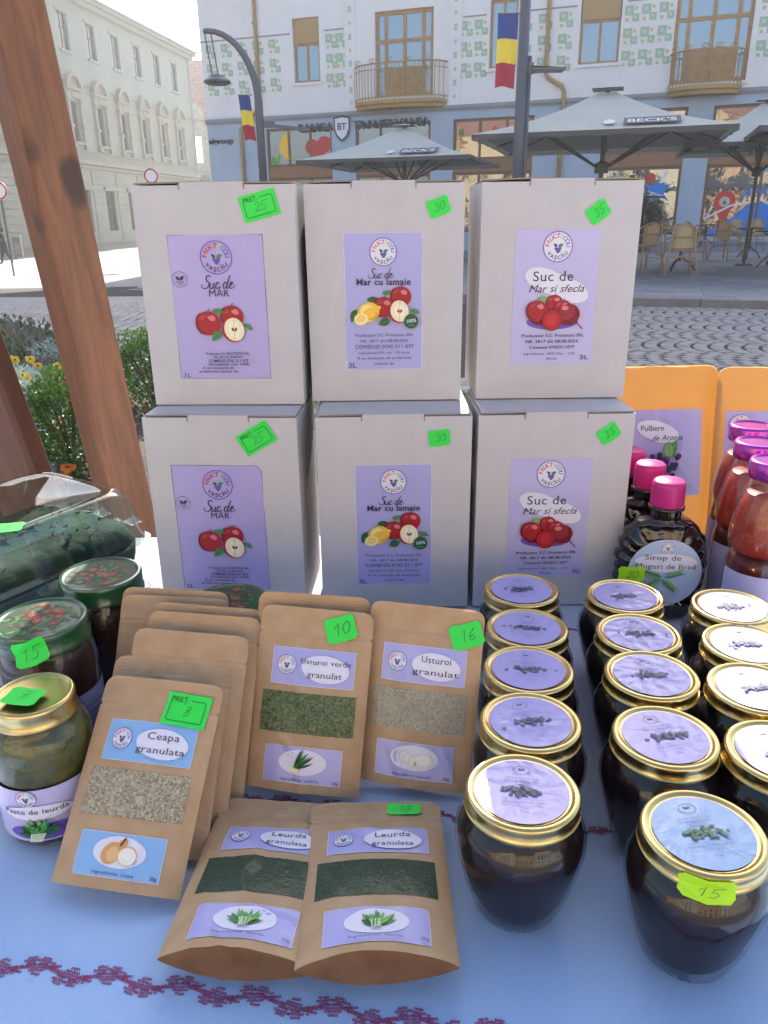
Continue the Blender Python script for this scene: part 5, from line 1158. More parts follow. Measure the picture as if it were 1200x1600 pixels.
mb.quad((0, 0, -1.3), (0, 0, 19.2), (0, 14, 19.2), (0, 14, -1.3)); mb.quad((31, 0, -1.3), (31, 14, -1.3), (31, 14, 19.2), (31, 0, 19.2)); mb.quad((0, 14, -1.3), (0, 14, 19.2), (31, 14, 19.2), (31, 14, -1.3))
mb.build('wall', [PLW, PLB], bk)
MB().box(-.02, 31.02, .6, 13.4, 0, 19.1).build('inner_core', mat('dark_interior', (.03, .03, .03), .9), bk)
mb = MB(); mb.box(-.06, 31.06, -.14, 0.02, 5.62, 5.75); mb.box(-.04, 31.04, -.07, 0.01, 5.54, 5.62).build('string_course', STR, bk)
mb = MB(); mb.box(-.4, 31.4, -.5, 14.4, 19.2, 19.6).build('eaves', STR, bk)
RT = mat('red_clay_roof', (.24, .10, .07), .8, bump=.5, bscale=6, col2=(.34, .19, .14), vscale=3, detail=6)
mb = MB(); z0, z1 = 19.6, 24.6; mb.face(((-.4, -.5, z0), (31.4, -.5, z0), (28, 3.6, z1), (2.8, 3.6, z1))); mb.face(((31.4, -.5, z0), (31.4, 14.4, z0), (28, 10, z1), (28, 3.6, z1))); mb.face(((31.4, 14.4, z0), (-.4, 14.4, z0), (2.8, 10, z1), (28, 10, z1))); mb.face(((-.4, 14.4, z0), (-.4, -.5, z0), (2.8, 3.6, z1), (2.8, 10, z1))); mb.face(((2.8, 3.6, z1), (28, 3.6, z1), (28, 10, z1), (2.8, 10, z1))); mb.build('roof', RT, bk)  # out of view; roof height shaped so its shadow covers the square
BLD = mat('ochre_roller_blind', (.44, .29, .13), .7, bump=.9, bscale=26, stretch=(.02, .02, 1))
for i, (a, b, c, d) in enumerate(UP[:6]):
    if i in (1, 4): framed(bk, a, b, c, d, (.18, .5, .82), (.66,), .13, .15, WFR, GL_SKY)
    else: framed(bk, a, b, c, d if i == 2 else c+(d-c)*.62, (.5,), (), .13, .10, WFR, GL_SKY)
    if i in (0, 3, 5):
        f = MB().box(a+.04, b-.04, .08, .16, c+(d-c)*.62, d-.01).build('roller_blind', BLD, bk)
    mb = MB().box(a-.1, b+.1, -.10, .12, c-.12, c-.0); mb.build('sill', PLW, bk)
    if i in (1, 4):
        mb = MB()
        for k in range(2):
            x = a+(b-a)*(.2+.31*k); mb = MB().box(x+.03, x+(b-a)*.29-.02, .10, .128, c+.06, c+1.15); mb.build('door_panel', WFR, bk)
for (a, b, c, d) in UP[6:]: framed(bk, a, b, c, d, (.5,), (.6,), .13, .10, WFR, GL_SKY)
# balconies
for (a, b, zb, zt) in ((7.85, 12.15, 6.02, 7.45), (21.25, 24.0, 5.84, 7.05)):
    dp = .95; P = lambda t, o=0: (a+(b-a)*t, -dp*min(1, math.sin(math.pi*t)**.42)-o)
    mb = MB(); n = 22
    for z0_, z1_, o in ((zb-.30, zb-.14, -.10), (zb-.14, zb, .05)):
        pts = [P(i/n, o) for i in range(n+1)]
        for i in range(n):
            (xa, ya), (xb, yb) = pts[i], pts[i+1]
            mb.quad((xa, ya, z0_), (xb, yb, z0_), (xb, yb, z1_), (xa, ya, z1_)); mb.quad((xa, ya, z1_), (xb, yb, z1_), (xb, 0, z1_), (xa, 0, z1_)); mb.quad((xb, yb, z0_), (xa, ya, z0_), (xa, 0, z0_), (xb, 0, z0_))
    bal = mb.build('balcony', OCH, bk)
    pts = [P(i/n, -.03) for i in range(n+1)]
    MB().tube([(x, y, zt) for x, y in pts], .035, 6).build('handrail', OCH, bal); MB().tube([(x, y, zb+.12) for x, y in pts], .025, 6).build('handrail', OCH, bal)
    MB().tube([(x, y, zt-.22) for x, y in pts], .018, 6).build('handrail', OCH, bal)
    nb = 26 if b-a > 3 else 20; bm = None
    for i in range(nb):
        t = (i+.5)/nb; x, y = P(t, -.03)
        if bm is None: o = MB().tube([(0, 0, zb), (0, -.03, zb+.3), (0, -.05, zb+.55), (0, 0, zt-.1), (0, 0, zt)], .017, 5).build('baluster', OCH, bal); bm = o.data
        else: o = link('baluster', bm, bal)
        o.location = (x, y, 0)
    for t in (.12, .30, .5, .70, .88):      # scroll ornaments on the rail
        x, y = P(t, .02); MB().tube([(x-.16+.16*math.cos(k*.7)*(1-k/14), y-.02, zt+.09+.11*math.sin(k*.7)*(1-k/14)) for k in range(13)], .016, 5).build('rail_scroll', OCH, bal)
# green tiles
TW = mat('white_tile', (.62, .63, .62), .4); TG = mat('green_tile', (.36, .54, .36), .5); TY = mat('yellow_tile', (.58, .52, .26), .45)
def tile_mesh():
    A = Art()
    for x, y, k in ((-.12, .12, .17), (.14, -.14, .13)):
        A.rect(x-k, y-k, x+k, y+k, TG); A.rect(x-k*.45, y-k*.3, x+k*.3, y+k*.45, TW); A.poly([(x-k*.8, y-k), (x-k, y-k*.8), (x-k*.6, y-k*.6)], TW)
    A.rect(.10, .12, .20, .24, TY); A.rect(-.24, -.26, -.12, -.14, TY)
    o = A.build(lambda u, v, h: (u, -.012-h, v), None, .0008)[0]; me = o.data; bpy.data.objects.remove(o); return me
tme = tile_mesh()
def tiles(s0, s1, n):
    for r_ in range(3):
        for k in range(n): o = link('tile', tme, bk); o.location = (s0+(s1-s0)*(k/(n-1) if n > 1 else 0), 0, 8.60-.78*r_)
tiles(.55, 3.9, 5); tiles(6.75, 7.25, 2); tiles(12.95, 13.6, 2); tiles(15.45, 17.1, 3); tiles(19.65, 20.95, 3); tiles(24.6, 26.4, 4)
for o in []: pass
mb = MB(); mb.box(0, 4.7, -.03, .01, 9.02, 9.07); mb.build('tile_band_moulding', STR, bk)
for (a, b) in ((6.4, 7.35), (12.8, 13.8), (15.3, 17.5), (19.45, 21.1), (24.4, 26.8)): MB().box(a, b, -.03, .01, 9.02, 9.07).build('tile_band_moulding', STR, bk)
for s_ in (7.42, 12.25):        # ornamental vertical strips
    MB().box(s_-.02, s_+.50, -.05, .01, 5.76, 12).build('pilaster', PLW, bk); A = Art(); A.part('pilaster_ornament')
    for k in range(12):
        z = 6.1+k*.52
        if k % 2: A.rect(s_+.17, z-.11, s_+.31, z+.11, TG); A.rect(s_+.21, z-.05, s_+.27, z+.05, TW)
        else: A.poly([(s_+.24, z-.10), (s_+.31, z), (s_+.24, z+.10), (s_+.17, z)], TY)
    A.build(lambda u, v, h: (u, -.055-h, v), bk, .001)
# downpipes
for pts in (([(3.10, -.12, 19), (3.0, -.12, 6.2), (2.7, -.12, 5.9), (2.1, -.12, 5.5), (1.9, -.12, 5.2), (1.9, -.12, -.5)]), ([(16.4, -.12, 19), (16.4, -.12, 6.75), (16.5, -.12, 6.55), (17.1, -.12, 6.2), (17.2, -.12, 6.0), (17.2, -.12, 0)])):
    MB().tube(pts, .085, 8).build('downpipe', OCH, bk, smooth=True)
    for z in (7.6, 9.6): MB().lathe([(.11, z-.05), (.11, z+.05)], 12, c=(pts[1][0], -.12, 0)).build('pipe_bracket', STR, bk)
# shop fronts
for i, (a, b, c, d) in enumerate(SH):
    n = 3 if i < 3 else 2
    framed(bk, a, b, 3.55, d, [k/n for k in range(1, n)], (), .10, .11, BFR, GL_SHOP, 'shop_window')
    framed(bk, a, b, c, 3.05, [k/n for k in range(1, n)], (), .10, .11, BFR, GL_SHOP, 'shop_window')
    MB().box(a, b, .03, .18, 3.052, 3.548).build('fascia_board', mat('brown_fascia', (.30, .155, .085), .6, var=.08, vscale=3), bk)
# things printed on the shop glass
A = Art(); A.part('moon_sticker'); VY = ink(246, 196, 60); VR = ink(196, 60, 60); VB = ink(30, 130, 220); VO = ink(228, 150, 110); VW = ink(225, 232, 240)
A.push(4.45, 4.45, 1); A.poly([(.62*math.cos(R(a_)), .62*math.sin(R(a_))) for a_ in range(95, 275, 12)]+[(.14+.30*math.cos(R(a_)), -.0+.58*math.sin(R(a_))) for a_ in range(250, 110, -12)], VY); A.pop()
A.part('heart_sticker'); A.ell(5.95, 3.95, .42, .38, VO, rings=1); A.push(5.85, 4.2, 1)
A.ell(-.30, .16, .36, .34, VR, rings=1); A.ell(.32, .26, .36, .34, VR, rings=1); A.poly([(-.62, .02), (-.1, -.62), (.66, .18), (.3, .4), (-.3, .35)], VR); A.pop()
A.part('leaf_sticker'); A.leaf(3.5, 3.6, .6, .3, 60, ink(120, 180, 90)); A.leaf(3.6, 3.6, .5, .3, 110, ink(90, 160, 90))
A.part('folk_motif_sticker'); A.leaf(12.8, 4.5, .35, .2, 80, GRN); A.rect(12.7, 4.6, 12.9, 4.8, GRN); A.poly([(14.3, 4.5), (14.45, 4.7), (14.3, 4.9), (14.15, 4.7)], VR)
for k in range(5): A.rect(12.6+.12*(k % 2), 3.9+.13*k, 12.72+.12*(k % 2), 4.03+.13*k, (VY, VO)[k % 2])
A.part('checker_sticker')
for k in range(7): A.rect(19.9+.22*(k % 3), 2.55-.22*(k//3), 20.1+.22*(k % 3), 2.75-.22*(k//3), (VY, ink(40, 40, 40))[k % 2])
A.part('blue_figure_sticker'); A.ell(20.95, 2.62, .22, .20, VR, rings=1); A.stroke([(20.95, 1.5), (21.6, 2.9)], .13, VW)
A.push(21.25, 2.1, 1); A.poly([(-.45, .3), (-.15, .2), (.05, .35), (.35, .2), (.55, .3), (.3, -.1), (.5, -.35), (.2, -.25), (-.05, -.4), (-.2, -.1), (-.5, -.3), (-.35, .05)], VB); A.pop()
# map pin
A.part('map_pin_sticker'); A.push(23.95, 1.55, 1); PIN = ink(206, 62, 48); A.ell(0, .1, .42, .42, PIN, rings=1); A.poly([(-.38, -.02), (0, -.85), (.38, -.02)], PIN); A.ell(0, .1, .2, .2, ink(200, 190, 180), rings=1); A.poly([(0, .2), (-.1, 0), (.1, .0)], GRN); A.pop()
A.part('blue_hill_sticker'); A.poly([(23.3, .4), (23.9, .8), (24.4, 1.1), (24.8, 1.5), (25.3, 1.65), (25.7, 1.45), (25.9, .4)], VB); A.ell(26.4, .55, .5, .45, VB, rings=1)
for pts in ([(23.25, 1.0), (24.2, 1.5), (25.3, 1.7), (26.4, 1.25), (27.1, .8)],): A.stroke(pts, .07, VW)
A.part('window_lettering'); A.rect(24.9, 2.75, 27.2, 3.0, ink(120, 175, 205)); A.text('LOCUL UNDE IDEILE', 25.75, 2.62, .22, VW, 'b', 1.9); A.text('CHIAR SI INTALNESC', 25.7, 2.36, .16, VW, 'b', 1.8); A.text('#BRIVERS', 25.7, 2.0, .48, VB, 'b', 2.2); A.lay += 3
A.build(lambda u, v, h: (u, .118-h*.7, v), bk, .0012)
# raised sign letters
def raised(t, x0, x1, z, size, depth, mt, parent, y0=0., name='sign_lettering'):
    A = Art(); A.text(t, (x0+x1)/2, z, size, mt, 'b', x1-x0); vs_, fs_, _, _ = A.parts['print']
    mb = MB(); n = len(vs_); mb.v = [(x, y0-depth, y) for x, y, l in vs_]+[(x, y0-.004, y) for x, y, l in vs_]; ec = {}
    for f in fs_:
        mb.f.append(f); mb.m.append(0)
        for i in range(len(f)): e = (f[i], f[(i+1) % len(f)]); ec[tuple(sorted(e))] = ec.get(tuple(sorted(e)), [])+[e]
    for k, l in ec.items():
        if len(l) == 1: a, b = l[0]; mb.f.append((b, a, a+n, b+n)); mb.m.append(0)
    return mb.build(name, mt, parent)
SG = mat('dark_sign_metal', (.05, .055, .07), .4)
raised('BANCA', 4.92, 6.72, 5.18, .46, .10, SG, bk); raised('TRANSILVANIA', 7.72, 11.35, 5.20, .44, .10, SG, bk)
raised('algroup', .06, 1.42, 4.80, .34, .07, SG, bk)
A = Art(); A.part('sign_shield'); sh_ = lambda k: [(-.36*k, .40*k), (0, .46*k), (.36*k, .40*k), (.36*k, -.05*k), (.24*k, -.34*k), (0, -.54*k), (-.24*k, -.34*k), (-.36*k, -.05*k)]
A.push(7.18, 5.10); A.poly(sh_(1.12), SG); A.lay += 2; A.poly(sh_(.92), WHT); A.lay += 2; A.text('BT', 0, .05, .40, SG, 'b', .46); A.pop(); A.build(lambda u, v, h: (u, -.10-h, v), bk, .006)
MB().box(6.86, 7.50, -.10, -.001, 4.80, 5.46).build('sign_mount', SG, bk)

# ---------------------------------------------------------------- long pale green building on the left
az = R(8.644); LA = Vector((-23.4292, 51.6653, 0)); LT = Vector((math.sin(az), math.cos(az), 0)); LMx = Matrix.Translation(LA) @ Matrix.Rotation(math.atan2(LT.y, LT.x), 4, 'Z')
lb = empty('long_corner_building', mat=LMx, label='long pale green old building with arched window hoods, left behind the post', cat='building')
PGR = mat('pale_green_plaster', (.30, .355, .315), .85, bump=.15, bscale=4, var=.05, vscale=.5); CRE = mat('cream_stucco', (.335, .34, .29), .85, bump=.2, bscale=6, var=.06, vscale=.8)
pit = 3.88; cols_ = list(range(-8, 6)); TOPW = [(9.7+pit*k, 11.05+pit*k, 12.42, 14.72) for k in cols_]; MIDW = [(9.85+pit*k, 10.85+pit*k, 6.62, 9.25) for k in cols_]; GRW = [(9.6+pit*k, 11.1+pit*k, .5, 3.4) for k in cols_ if k != -2]
mb = MB(); e0, e1 = -24, 33.3
wall(mb, e0, e1, 10.55, 15.9, TOPW, 0, .3, 0); wall(mb, e0, e1, 5.3, 10.55, MIDW, 0, .3, 1); wall(mb, e0, e1, -2.2, 5.3, GRW, 0, .35, 1)
for x in (e0, e1): mb.quad((x, 0, -2.2), (x, 14, -2.2), (x, 14, 15.9), (x, 0, 15.9))
mb.quad((e0, 14, -2.2), (e0, 14, 15.9), (e1, 14, 15.9), (e1, 14, -2.2)); mb.build('wall', [PGR, CRE], lb)
MB().box(e0+.05, e1-.05, .7, 13.5, 0, 15.8).build('inner_core', MATS['dark_interior'], lb)
DFR = mat('dark_window_frame', (.06, .065, .06), .5, spec=.2)
for (a, b, c, d) in TOPW: framed(lb, a, b, c, d, (.5,), (.62,), .16, .08, DFR, GL_DARK)
GL_MATTE = mat('matte_dark_pane', (.055, .06, .058), .5, spec=.15, var=.3, vscale=1.5)  # matte dark panes, drawn without the sky's reflection
for (a, b, c, d) in MIDW: framed(lb, a, b, c, d, (.5,), (.62,), .16, .10, DFR, GL_MATTE)
for (a, b, c, d) in GRW: framed(lb, a, b, c, d, (.5,), (.62,), .18, .11, DFR, GL_MATTE)
mb = MB(); mb.box(e0-.5, e1+.6, -.75, .1, 15.9, 16.15).box(e0-.3, e1+.4, -.45, .1, 15.6, 15.9).build('eaves_cornice', PGR, lb)
MB().tube([(e0-.5, -.85, 16.2), (e1+.7, -.85, 16.2)], .10, 6).build('gutter', STR, lb)
for z, h, o in ((5.15, .32, .38), (4.9, .2, .2), (10.5, .12, .1), (6.0, .1, .12), (-.4, .14, .1)): MB().box(e0-.02, e1+.02+o*.3, -o, .02, z, z+h).build('cornice', CRE, lb)
mb = MB(); z0, z1 = 16.2, 22.5; ov = .95
mb.face(((e0-.5, -ov, z0), (e1+.8, -ov, z0), (e1-6.4, 7, z1), (e0-.5, 7, z1))); mb.face(((e1+.8, -ov, z0), (e1+.8, 15, z0), (e1-6.4, 7, z1))); mb.face(((e1+.8, 15, z0), (e0-.5, 15, z0), (e0-.5, 7, z1), (e1-6.4, 7, z1)))
mb.build('roof', RT, lb)
hood = sillm = pil_ = None
for k in cols_:
    cx = 10.35+pit*k
    def mk_hood():
        mb = MB(); mb.box(-1.15, 1.15, -.35, 0, 0, .16); mb.box(-.95, .95, -.14, 0, -.5, 0); n = 12
        for i in range(n):
            a0, a1 = math.pi*i/n, math.pi*(i+1)/n
            for r0, r1, dp in ((.82, 1.12, .38), (0, .82, .12)):
                P = [(r0*math.cos(a0), r0*math.sin(a0)*.86+.16), (r1*math.cos(a0), r1*math.sin(a0)*.86+.16), (r1*math.cos(a1), r1*math.sin(a1)*.86+.16), (r0*math.cos(a1), r0*math.sin(a1)*.86+.16)]
                mb.quad(*[(x, -dp, z) for x, z in P])
                if r1 > 1: mb.quad((P[1][0], -dp, P[1][1]), (P[1][0], 0, P[1][1]), (P[2][0], 0, P[2][1]), (P[2][0], -dp, P[2][1])); mb.quad((P[0][0], -dp, P[0][1]), (P[3][0], -dp, P[3][1]), (P[3][0], -.1, P[3][1]), (P[0][0], -.1, P[0][1]))
        return mb.build('window_hood', CRE, lb)
    o = mk_hood() if hood is None else link('window_hood', hood.data, lb); hood = hood or o; o.location = (cx, 0, 10.0-.05)
    o = MB().lathe([(.30, -.10), (.22, -.2), (0.02, -.22)], 12, c=(0, 0, 0), capt=False).build('hood_medallion', CRE, lb) if sillm is None else link('hood_medallion', sillm.data, lb); sillm = sillm or o
    o.matrix_local = Matrix.Translation((cx, 0, 9.68)) @ Matrix.Rotation(R(90), 4, 'X') @ Matrix.Scale(-1, 4, (0, 0, 1)) @ Matrix.Diagonal((1.5, .7, 1, 1))
    for sx in (-1, 1):
        if pil_ is None:
            mb = MB().box(-.14, .14, -.20, 0, 6.15, 9.45); mb.box(-.20, .20, -.28, 0, 9.2, 9.45); mb.box(-.2, .2, -.28, 0, 7.5, 7.72); mb.box(-.2, .2, -.26, 0, 6.15, 6.45); pil_ = mb.build('window_pilaster', CRE, lb); o = pil_
        else: o = link('window_pilaster', pil_.data, lb)
        o.location = (cx+sx*.86, 0, 0)
    MB().box(cx-.62, cx+.62, -.22, 0, 6.44, 6.6).build('sill', CRE, lb)
    for q_ in range(4): MB().box(cx-.42+q_*.24, cx-.28+q_*.24, -.12, 0, 6.12, 6.42).build('sill_baluster', CRE, lb)
    MB().box(cx-.80, cx+.80, -.14, 0, 12.25, 12.42).build('sill', PGR, lb); MB().box(cx-.80, cx+.80, -.08, 0, 14.74, 14.92).build('lintel', PGR, lb)
    MB().box(cx-1.0, cx+1.0, -.2, 0, 3.44, 3.7).build('lintel', CRE, lb)
    for q_ in range(11): MB().box(cx+pit/2-.75, cx+pit/2+.75, -.06, .01, -.3+q_*.46, .11+q_*.46).build('quoin_block', CRE, lb)
MB().tube([(e1-.3, -.2, 16), (e1-.3, -.2, -1.5)], .10, 6).build('downpipe', STR, lb)
# ornate narrow house between the two
oh = empty('ornate_house', (-24.6, 96, -1), R(-4), 'ornate grey stone house with red tiled roof in the gap between the two big buildings', 'building')
OG = mat('grey_ornate_stone', (.34, .34, .33), .85, bump=.8, bscale=4, var=.2, vscale=2); RT2 = mat('far_red_tiles', (.30, .12, .08), .85, bump=.6, bscale=5, col2=(.42, .25, .19), vscale=2.5, detail=6)
mb = MB(); wall(mb, 0, 14, 0, 12.6, [(2.1, 5.2, 0, 7.0), (7, 8.4, 2, 6), (2.6, 4.6, 8.3, 11)], 0, .5); mb.quad((0, 0, 0), (0, 10, 0), (0, 10, 12.6), (0, 0, 12.6)); mb.build('wall', OG, oh)
mb = MB(); mb.face(((-.4, -.4, 12.5), (14, -.4, 12.5), (14, 9, 20), (-.4, 9, 20))); mb.build('roof', RT2, oh)
mb = MB()
for i in range(12):
    a0, a1 = math.pi*i/12, math.pi*(i+1)/12
    for r0, r1, dp in ((1.0, 1.5, .5), (0, 1.0, .15)): mb.quad(*[(3.6+r_*math.cos(a_)*1.15, -dp, 12.6+r_*math.sin(a_)*1.3) for r_, a_ in ((r0, a0), (r1, a0), (r1, a1), (r0, a1))])
mb.build('round_gable', OG, oh)
for x in (.8, 6.3): MB().lathe([(.45, 11.5), (.45, 12.8), (.3, 13), (.42, 13.5), (.2, 14), (.3, 14.4), (.02, 15.4)], 10, c=(x, -.2, 0)).build('finial', OG, oh, smooth=True)
mb = MB(); TL = mat('dark_teal_glass_door', (.04, .09, .10), .1, ior=1.9); mb.quad((2.1, .45, 0), (5.2, .45, 0), (5.2, .45, 7), (2.1, .45, 7)); mb.build('door_glass', TL, oh)
for x in (1.5, 5.5): MB().box(x-.25, x+.25, -.4, 0, 0, 7.4).build('column', OG, oh)

# sunlit row of houses behind the camera: bounces light and shows in the panes
ROWC = [(.62, .50, .30), (.60, .55, .44), (.55, .40, .26), (.62, .58, .50), (.50, .50, .44)]
for i, (x0, x1, h) in enumerate(((-46, -27, 11), (-27, -9, 13), (-9, 8, 11.5), (8, 27, 12.5), (27, 46, 11))):
    t = empty('town_house', (0, -27, 0), 0, ('leftmost', 'second', 'middle', 'fourth', 'rightmost')[i]+' sunlit plastered house of the row facing the square', 'building', 'sunlit houses facing the square')
    PC = mat('row_plaster_%d' % i, ROWC[i], .85, var=.05, vscale=.5)
    # faces +y: build in mirrored frame
    WN = [(x0+2+3.4*k, x0+3.3+3.4*k, z, z+2.2) for k in range(int((x1-x0-2)/3.4)) for z in (1, 5.2, 9)[:3 if h > 12 else 2]]
    mb = MB(); wall(mb, x0+.02, x1-.02, -1, h, WN, 0, -.3); mb.build('wall', PC, t)
    mb = MB(); mb.face(((x0, .6, h), (x1, .6, h), (x1, -6, h+4), (x0, -6, h+4))).build('roof', RT, t) if False else None
    mb = MB(); mb.face(((x0, .6, h), (x1, .6, h), (x1, -6, h+4), (x0, -6, h+4))); mb.build('roof', RT, t)
    for (a, b, c, d) in WN: MB().quad((a, -.25, c), (b, -.25, c), (b, -.25, d), (a, -.25, d)).build('window', GL_DARK, t)

# ---------------------------------------------------------------- market umbrellas
CAN = mat('grey_green_canvas', (.53, .54, .49), .8, bump=.2, bscale=60, var=.05, vscale=2, transl=.06); CAND = mat('canopy_dark_band', rgb(52, 74, 96), .6); ALU = mat('dark_grey_metal', (.05, .055, .06), .45, metal=.3); WB = mat('canopy_white_print', (.75, .77, .78), .6)
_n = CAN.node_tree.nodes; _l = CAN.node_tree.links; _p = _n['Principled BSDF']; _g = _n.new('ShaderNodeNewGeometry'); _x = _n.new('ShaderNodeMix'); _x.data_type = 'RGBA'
_l.new(_g.outputs['Backfacing'], _x.inputs[0]); _l.new(_p.inputs['Base Color'].links[0].from_socket, _x.inputs[6]); _x.inputs[7].default_value = (.10, .10, .095, 1); _l.new(_x.outputs[2], _p.inputs['Base Color'])   # underside shade painted as a darker backface colour
def umbrella(cx, cy, half, ze, zp, rz, label, first=None, text_face=True, zoff=0):
    if first is not None:
        c = copy_tree(first); c.location = (cx, cy, zoff); c.rotation_euler = (0, 0, rz); c['label'] = label; return c
    r = empty('cafe_umbrella', (cx, cy, zoff), rz, label, 'umbrella', 'large square cafe umbrellas on the terrace')
    def top(t, s):           # side parameter s -1..1 along an edge, t 0 rim .. 1 peak ; returns for the -y side
        k = 1-t; sag = .10*half*math.sin(math.pi*t)*.5; e = 1-abs(s)**2*.0
        return (s*half*k, -half*k*(1-.02*math.sin(math.pi*(s+1)/2)*k), ze+(zp-ze)*t-sag-.10*(1-s*s)*k*(1-t)*0)
    for q_ in range(4):
        M = Matrix.Rotation(math.pi/2*q_, 4, 'Z')
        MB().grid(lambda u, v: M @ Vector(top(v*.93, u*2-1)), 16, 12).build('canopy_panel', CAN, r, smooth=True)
        MB().grid(lambda u, v: M @ (Vector(top(0, u*2-1))+Vector((0, -.004, -.09*v-.010*math.sin(u*40)*v))), 20, 2).build('valance', CAN, r, smooth=True)
        for s, nm in ((-1, 0), (0, 1)):
            MB().tube([M @ (Vector(top(.02+.9*k/6, s))+Vector((0, .02, -.055))) for k in range(7)], .022, 5).build('rib', ALU, r)
            mid = M @ (Vector(top(.45, s))+Vector((0, 0, -.09))); MB().beam(mid, (0, 0, ze-.55+.0), .03, .04).build('strut', ALU, r)
    MB().grid(lambda u, v: ((u*2-1)*half*.13, (v*2-1)*half*.13, zp-.02+.06*(1-max(abs(u*2-1), abs(v*2-1)))), 8, 8).build('top_cap', CAN, r)
    MB().lathe([(.03, ze-.6), (.14, ze-.6), (.14, ze-.42), (.05, ze-.38)], 14).build('hub', ALU, r)
    MB().box(-.045, .045, -.045, .045, .06, zp-.03).build('pole', ALU, r)
    bevel(MB().box(-.22, .22, -.22, .22, 0, .06).build('base_plate', ALU, r), .01)
    A = Art(); A.part('canopy_lettering'); A.push(half*.38, .50); A.rect(-.48, -.26, .48, .26, CAND, 6, 6); A.text("BECK'S", 0, 0, .40, WB, 'b', .84); A.ell(-.72, -.02, .10, .20, WB, rings=1); A.pop()
    L_ = math.hypot(half, zp-ze)
    A.build(lambda u, v, h: (lambda p: (p[0], p[1]-.03-h, p[2]+.035+h))(top(v/L_, u/half/(1-v/L_))), r, .003)
    return r
_c = ony(937, 300, 17); U1 = umbrella(_c.x, 17, 2.25, 2.5, 3.42, FANG+R(3), "large grey-green cafe umbrella with dark BECK'S print, centre right above the beetroot box", zoff=TZ-.02)
_c = ony(632, 300, 23); umbrella(_c.x, 23, 2.25, 2.5, 3.42, FANG+R(3), 'grey-green cafe umbrella below the bank sign, farther back, above the lemon box', U1, zoff=TZ-.02)
_c = ony(1345, 300, 16); umbrella(_c.x, 16, 2.25, 2.5, 3.42, FANG+R(3), 'cafe umbrella at the right edge, only its left corner in the picture', U1, zoff=TZ-.02)
_c = ony(1178, 300, 18); u_ = umbrella(_c.x, 18, 2.25, 2.5, 3.42, FANG+R(3), 'smaller cafe umbrella behind, its dark pole rising by the shop lettering at the right edge', U1, zoff=TZ-.02); u_.scale = (.72, .72, .97)
_c = ony(958, 300, 27.5); u4 = umbrella(_c.x, 27.5, 1.2, 2.0, 2.5, FANG+R(40), 'small distant dark grey umbrella below the big one', U1, zoff=TZ-.3); u4.scale = (.52, .52, .78)

# ---------------------------------------------------------------- rattan chairs and cafe tables
RAT = mat('light_rattan', (.40, .26, .14), .55, bump=.6, bscale=160, var=.15, vscale=30); RATD = mat('woven_seat', (.42, .34, .20), .7, bump=1, bscale=240, var=.12, vscale=90); BLK = mat('black_iron', (.02, .02, .022), .5)
def chair():
    r = empty('rattan_chair', (0, 0, 0), 0, 'x', 'chair', 'rattan cafe chairs on the terrace')
    # faces -y; back at +y
    arc = [(.25*math.cos(a), .02+.25*math.sin(a)*.95) for a in [R(-8+196*k/16) for k in range(17)]]
    MB().tube([(x*1.08, y*1.02, .84-.16*max(0, -y+.12)/.3*1.0) if False else (x*(1.0+.1*(1-k_)), y, .66+.20*max(0, math.sin(R(196*i/16)))**1.2) for i, (x, y) in enumerate(arc) for k_ in (0,)], .015, 8).build('top_rail', RAT, r, smooth=True)
    MB().tube([(x*1.06, y*1.05, .60+.06*math.sin(math.pi*i/16)) for i, (x, y) in enumerate(arc)], .014, 8).build('arm_ring', RAT, r, smooth=True)
    MB().tube([(.23*math.cos(2*math.pi*k/20), .23*math.sin(2*math.pi*k/20), .44) for k in range(21)], .016, 8).build('seat_ring', RAT, r, smooth=True)
    MB().lathe([(.0005, .435), (.22, .438), (.22, .45), (.0005, .446)], 24).build('seat', RATD, r, smooth=True)
    def bk_(u, v): a = R(38+104*u); rr = .245; return (rr*math.cos(a), .02+rr*.95*math.sin(a), .47+(.37*v)*(.82+.18*math.sin(math.pi*u)))
    MB().grid(bk_, 16, 10).build('woven_back', RATD, r, smooth=True); 
    for sx in (-1, 1):
        MB().tube([(sx*.27, .28, 0), (sx*.21, .22, .42), (sx*.17, .235, .83)], .016, 8).build('leg', RAT, r, smooth=True)
        MB().tube([(sx*.27, -.26, 0), (sx*.21, -.17, .44), (sx*.25, -.03, .64)], .016, 8).build('leg', RAT, r, smooth=True)
        MB().tube([(sx*.24, .25, .2), (sx*.24, -.22, .2)], .010, 6).build('stretcher', RAT, r)
    MB().tube([(-.24, .25, .22), (0, .24, .36), (.24, .25, .22)], .011, 6).build('stretcher', RAT, r, smooth=True)
    MB().tube([(-.22, .24, .33), (.22, .24, .33)], .011, 6).build('stretcher', RAT, r, smooth=True)
    return r
ch0 = chair(); TZS = TZ+.002
def place_chair(px, py, rz, label, first=[True]):
    c = ch0 if first[0] else copy_tree(ch0); first[0] = False; p = onz(px, py, TZS); c.location = (p.x, p.y, TZS); c.rotation_euler = (0, 0, rz); c['label'] = label; c.scale = (1.07,)*3; return c
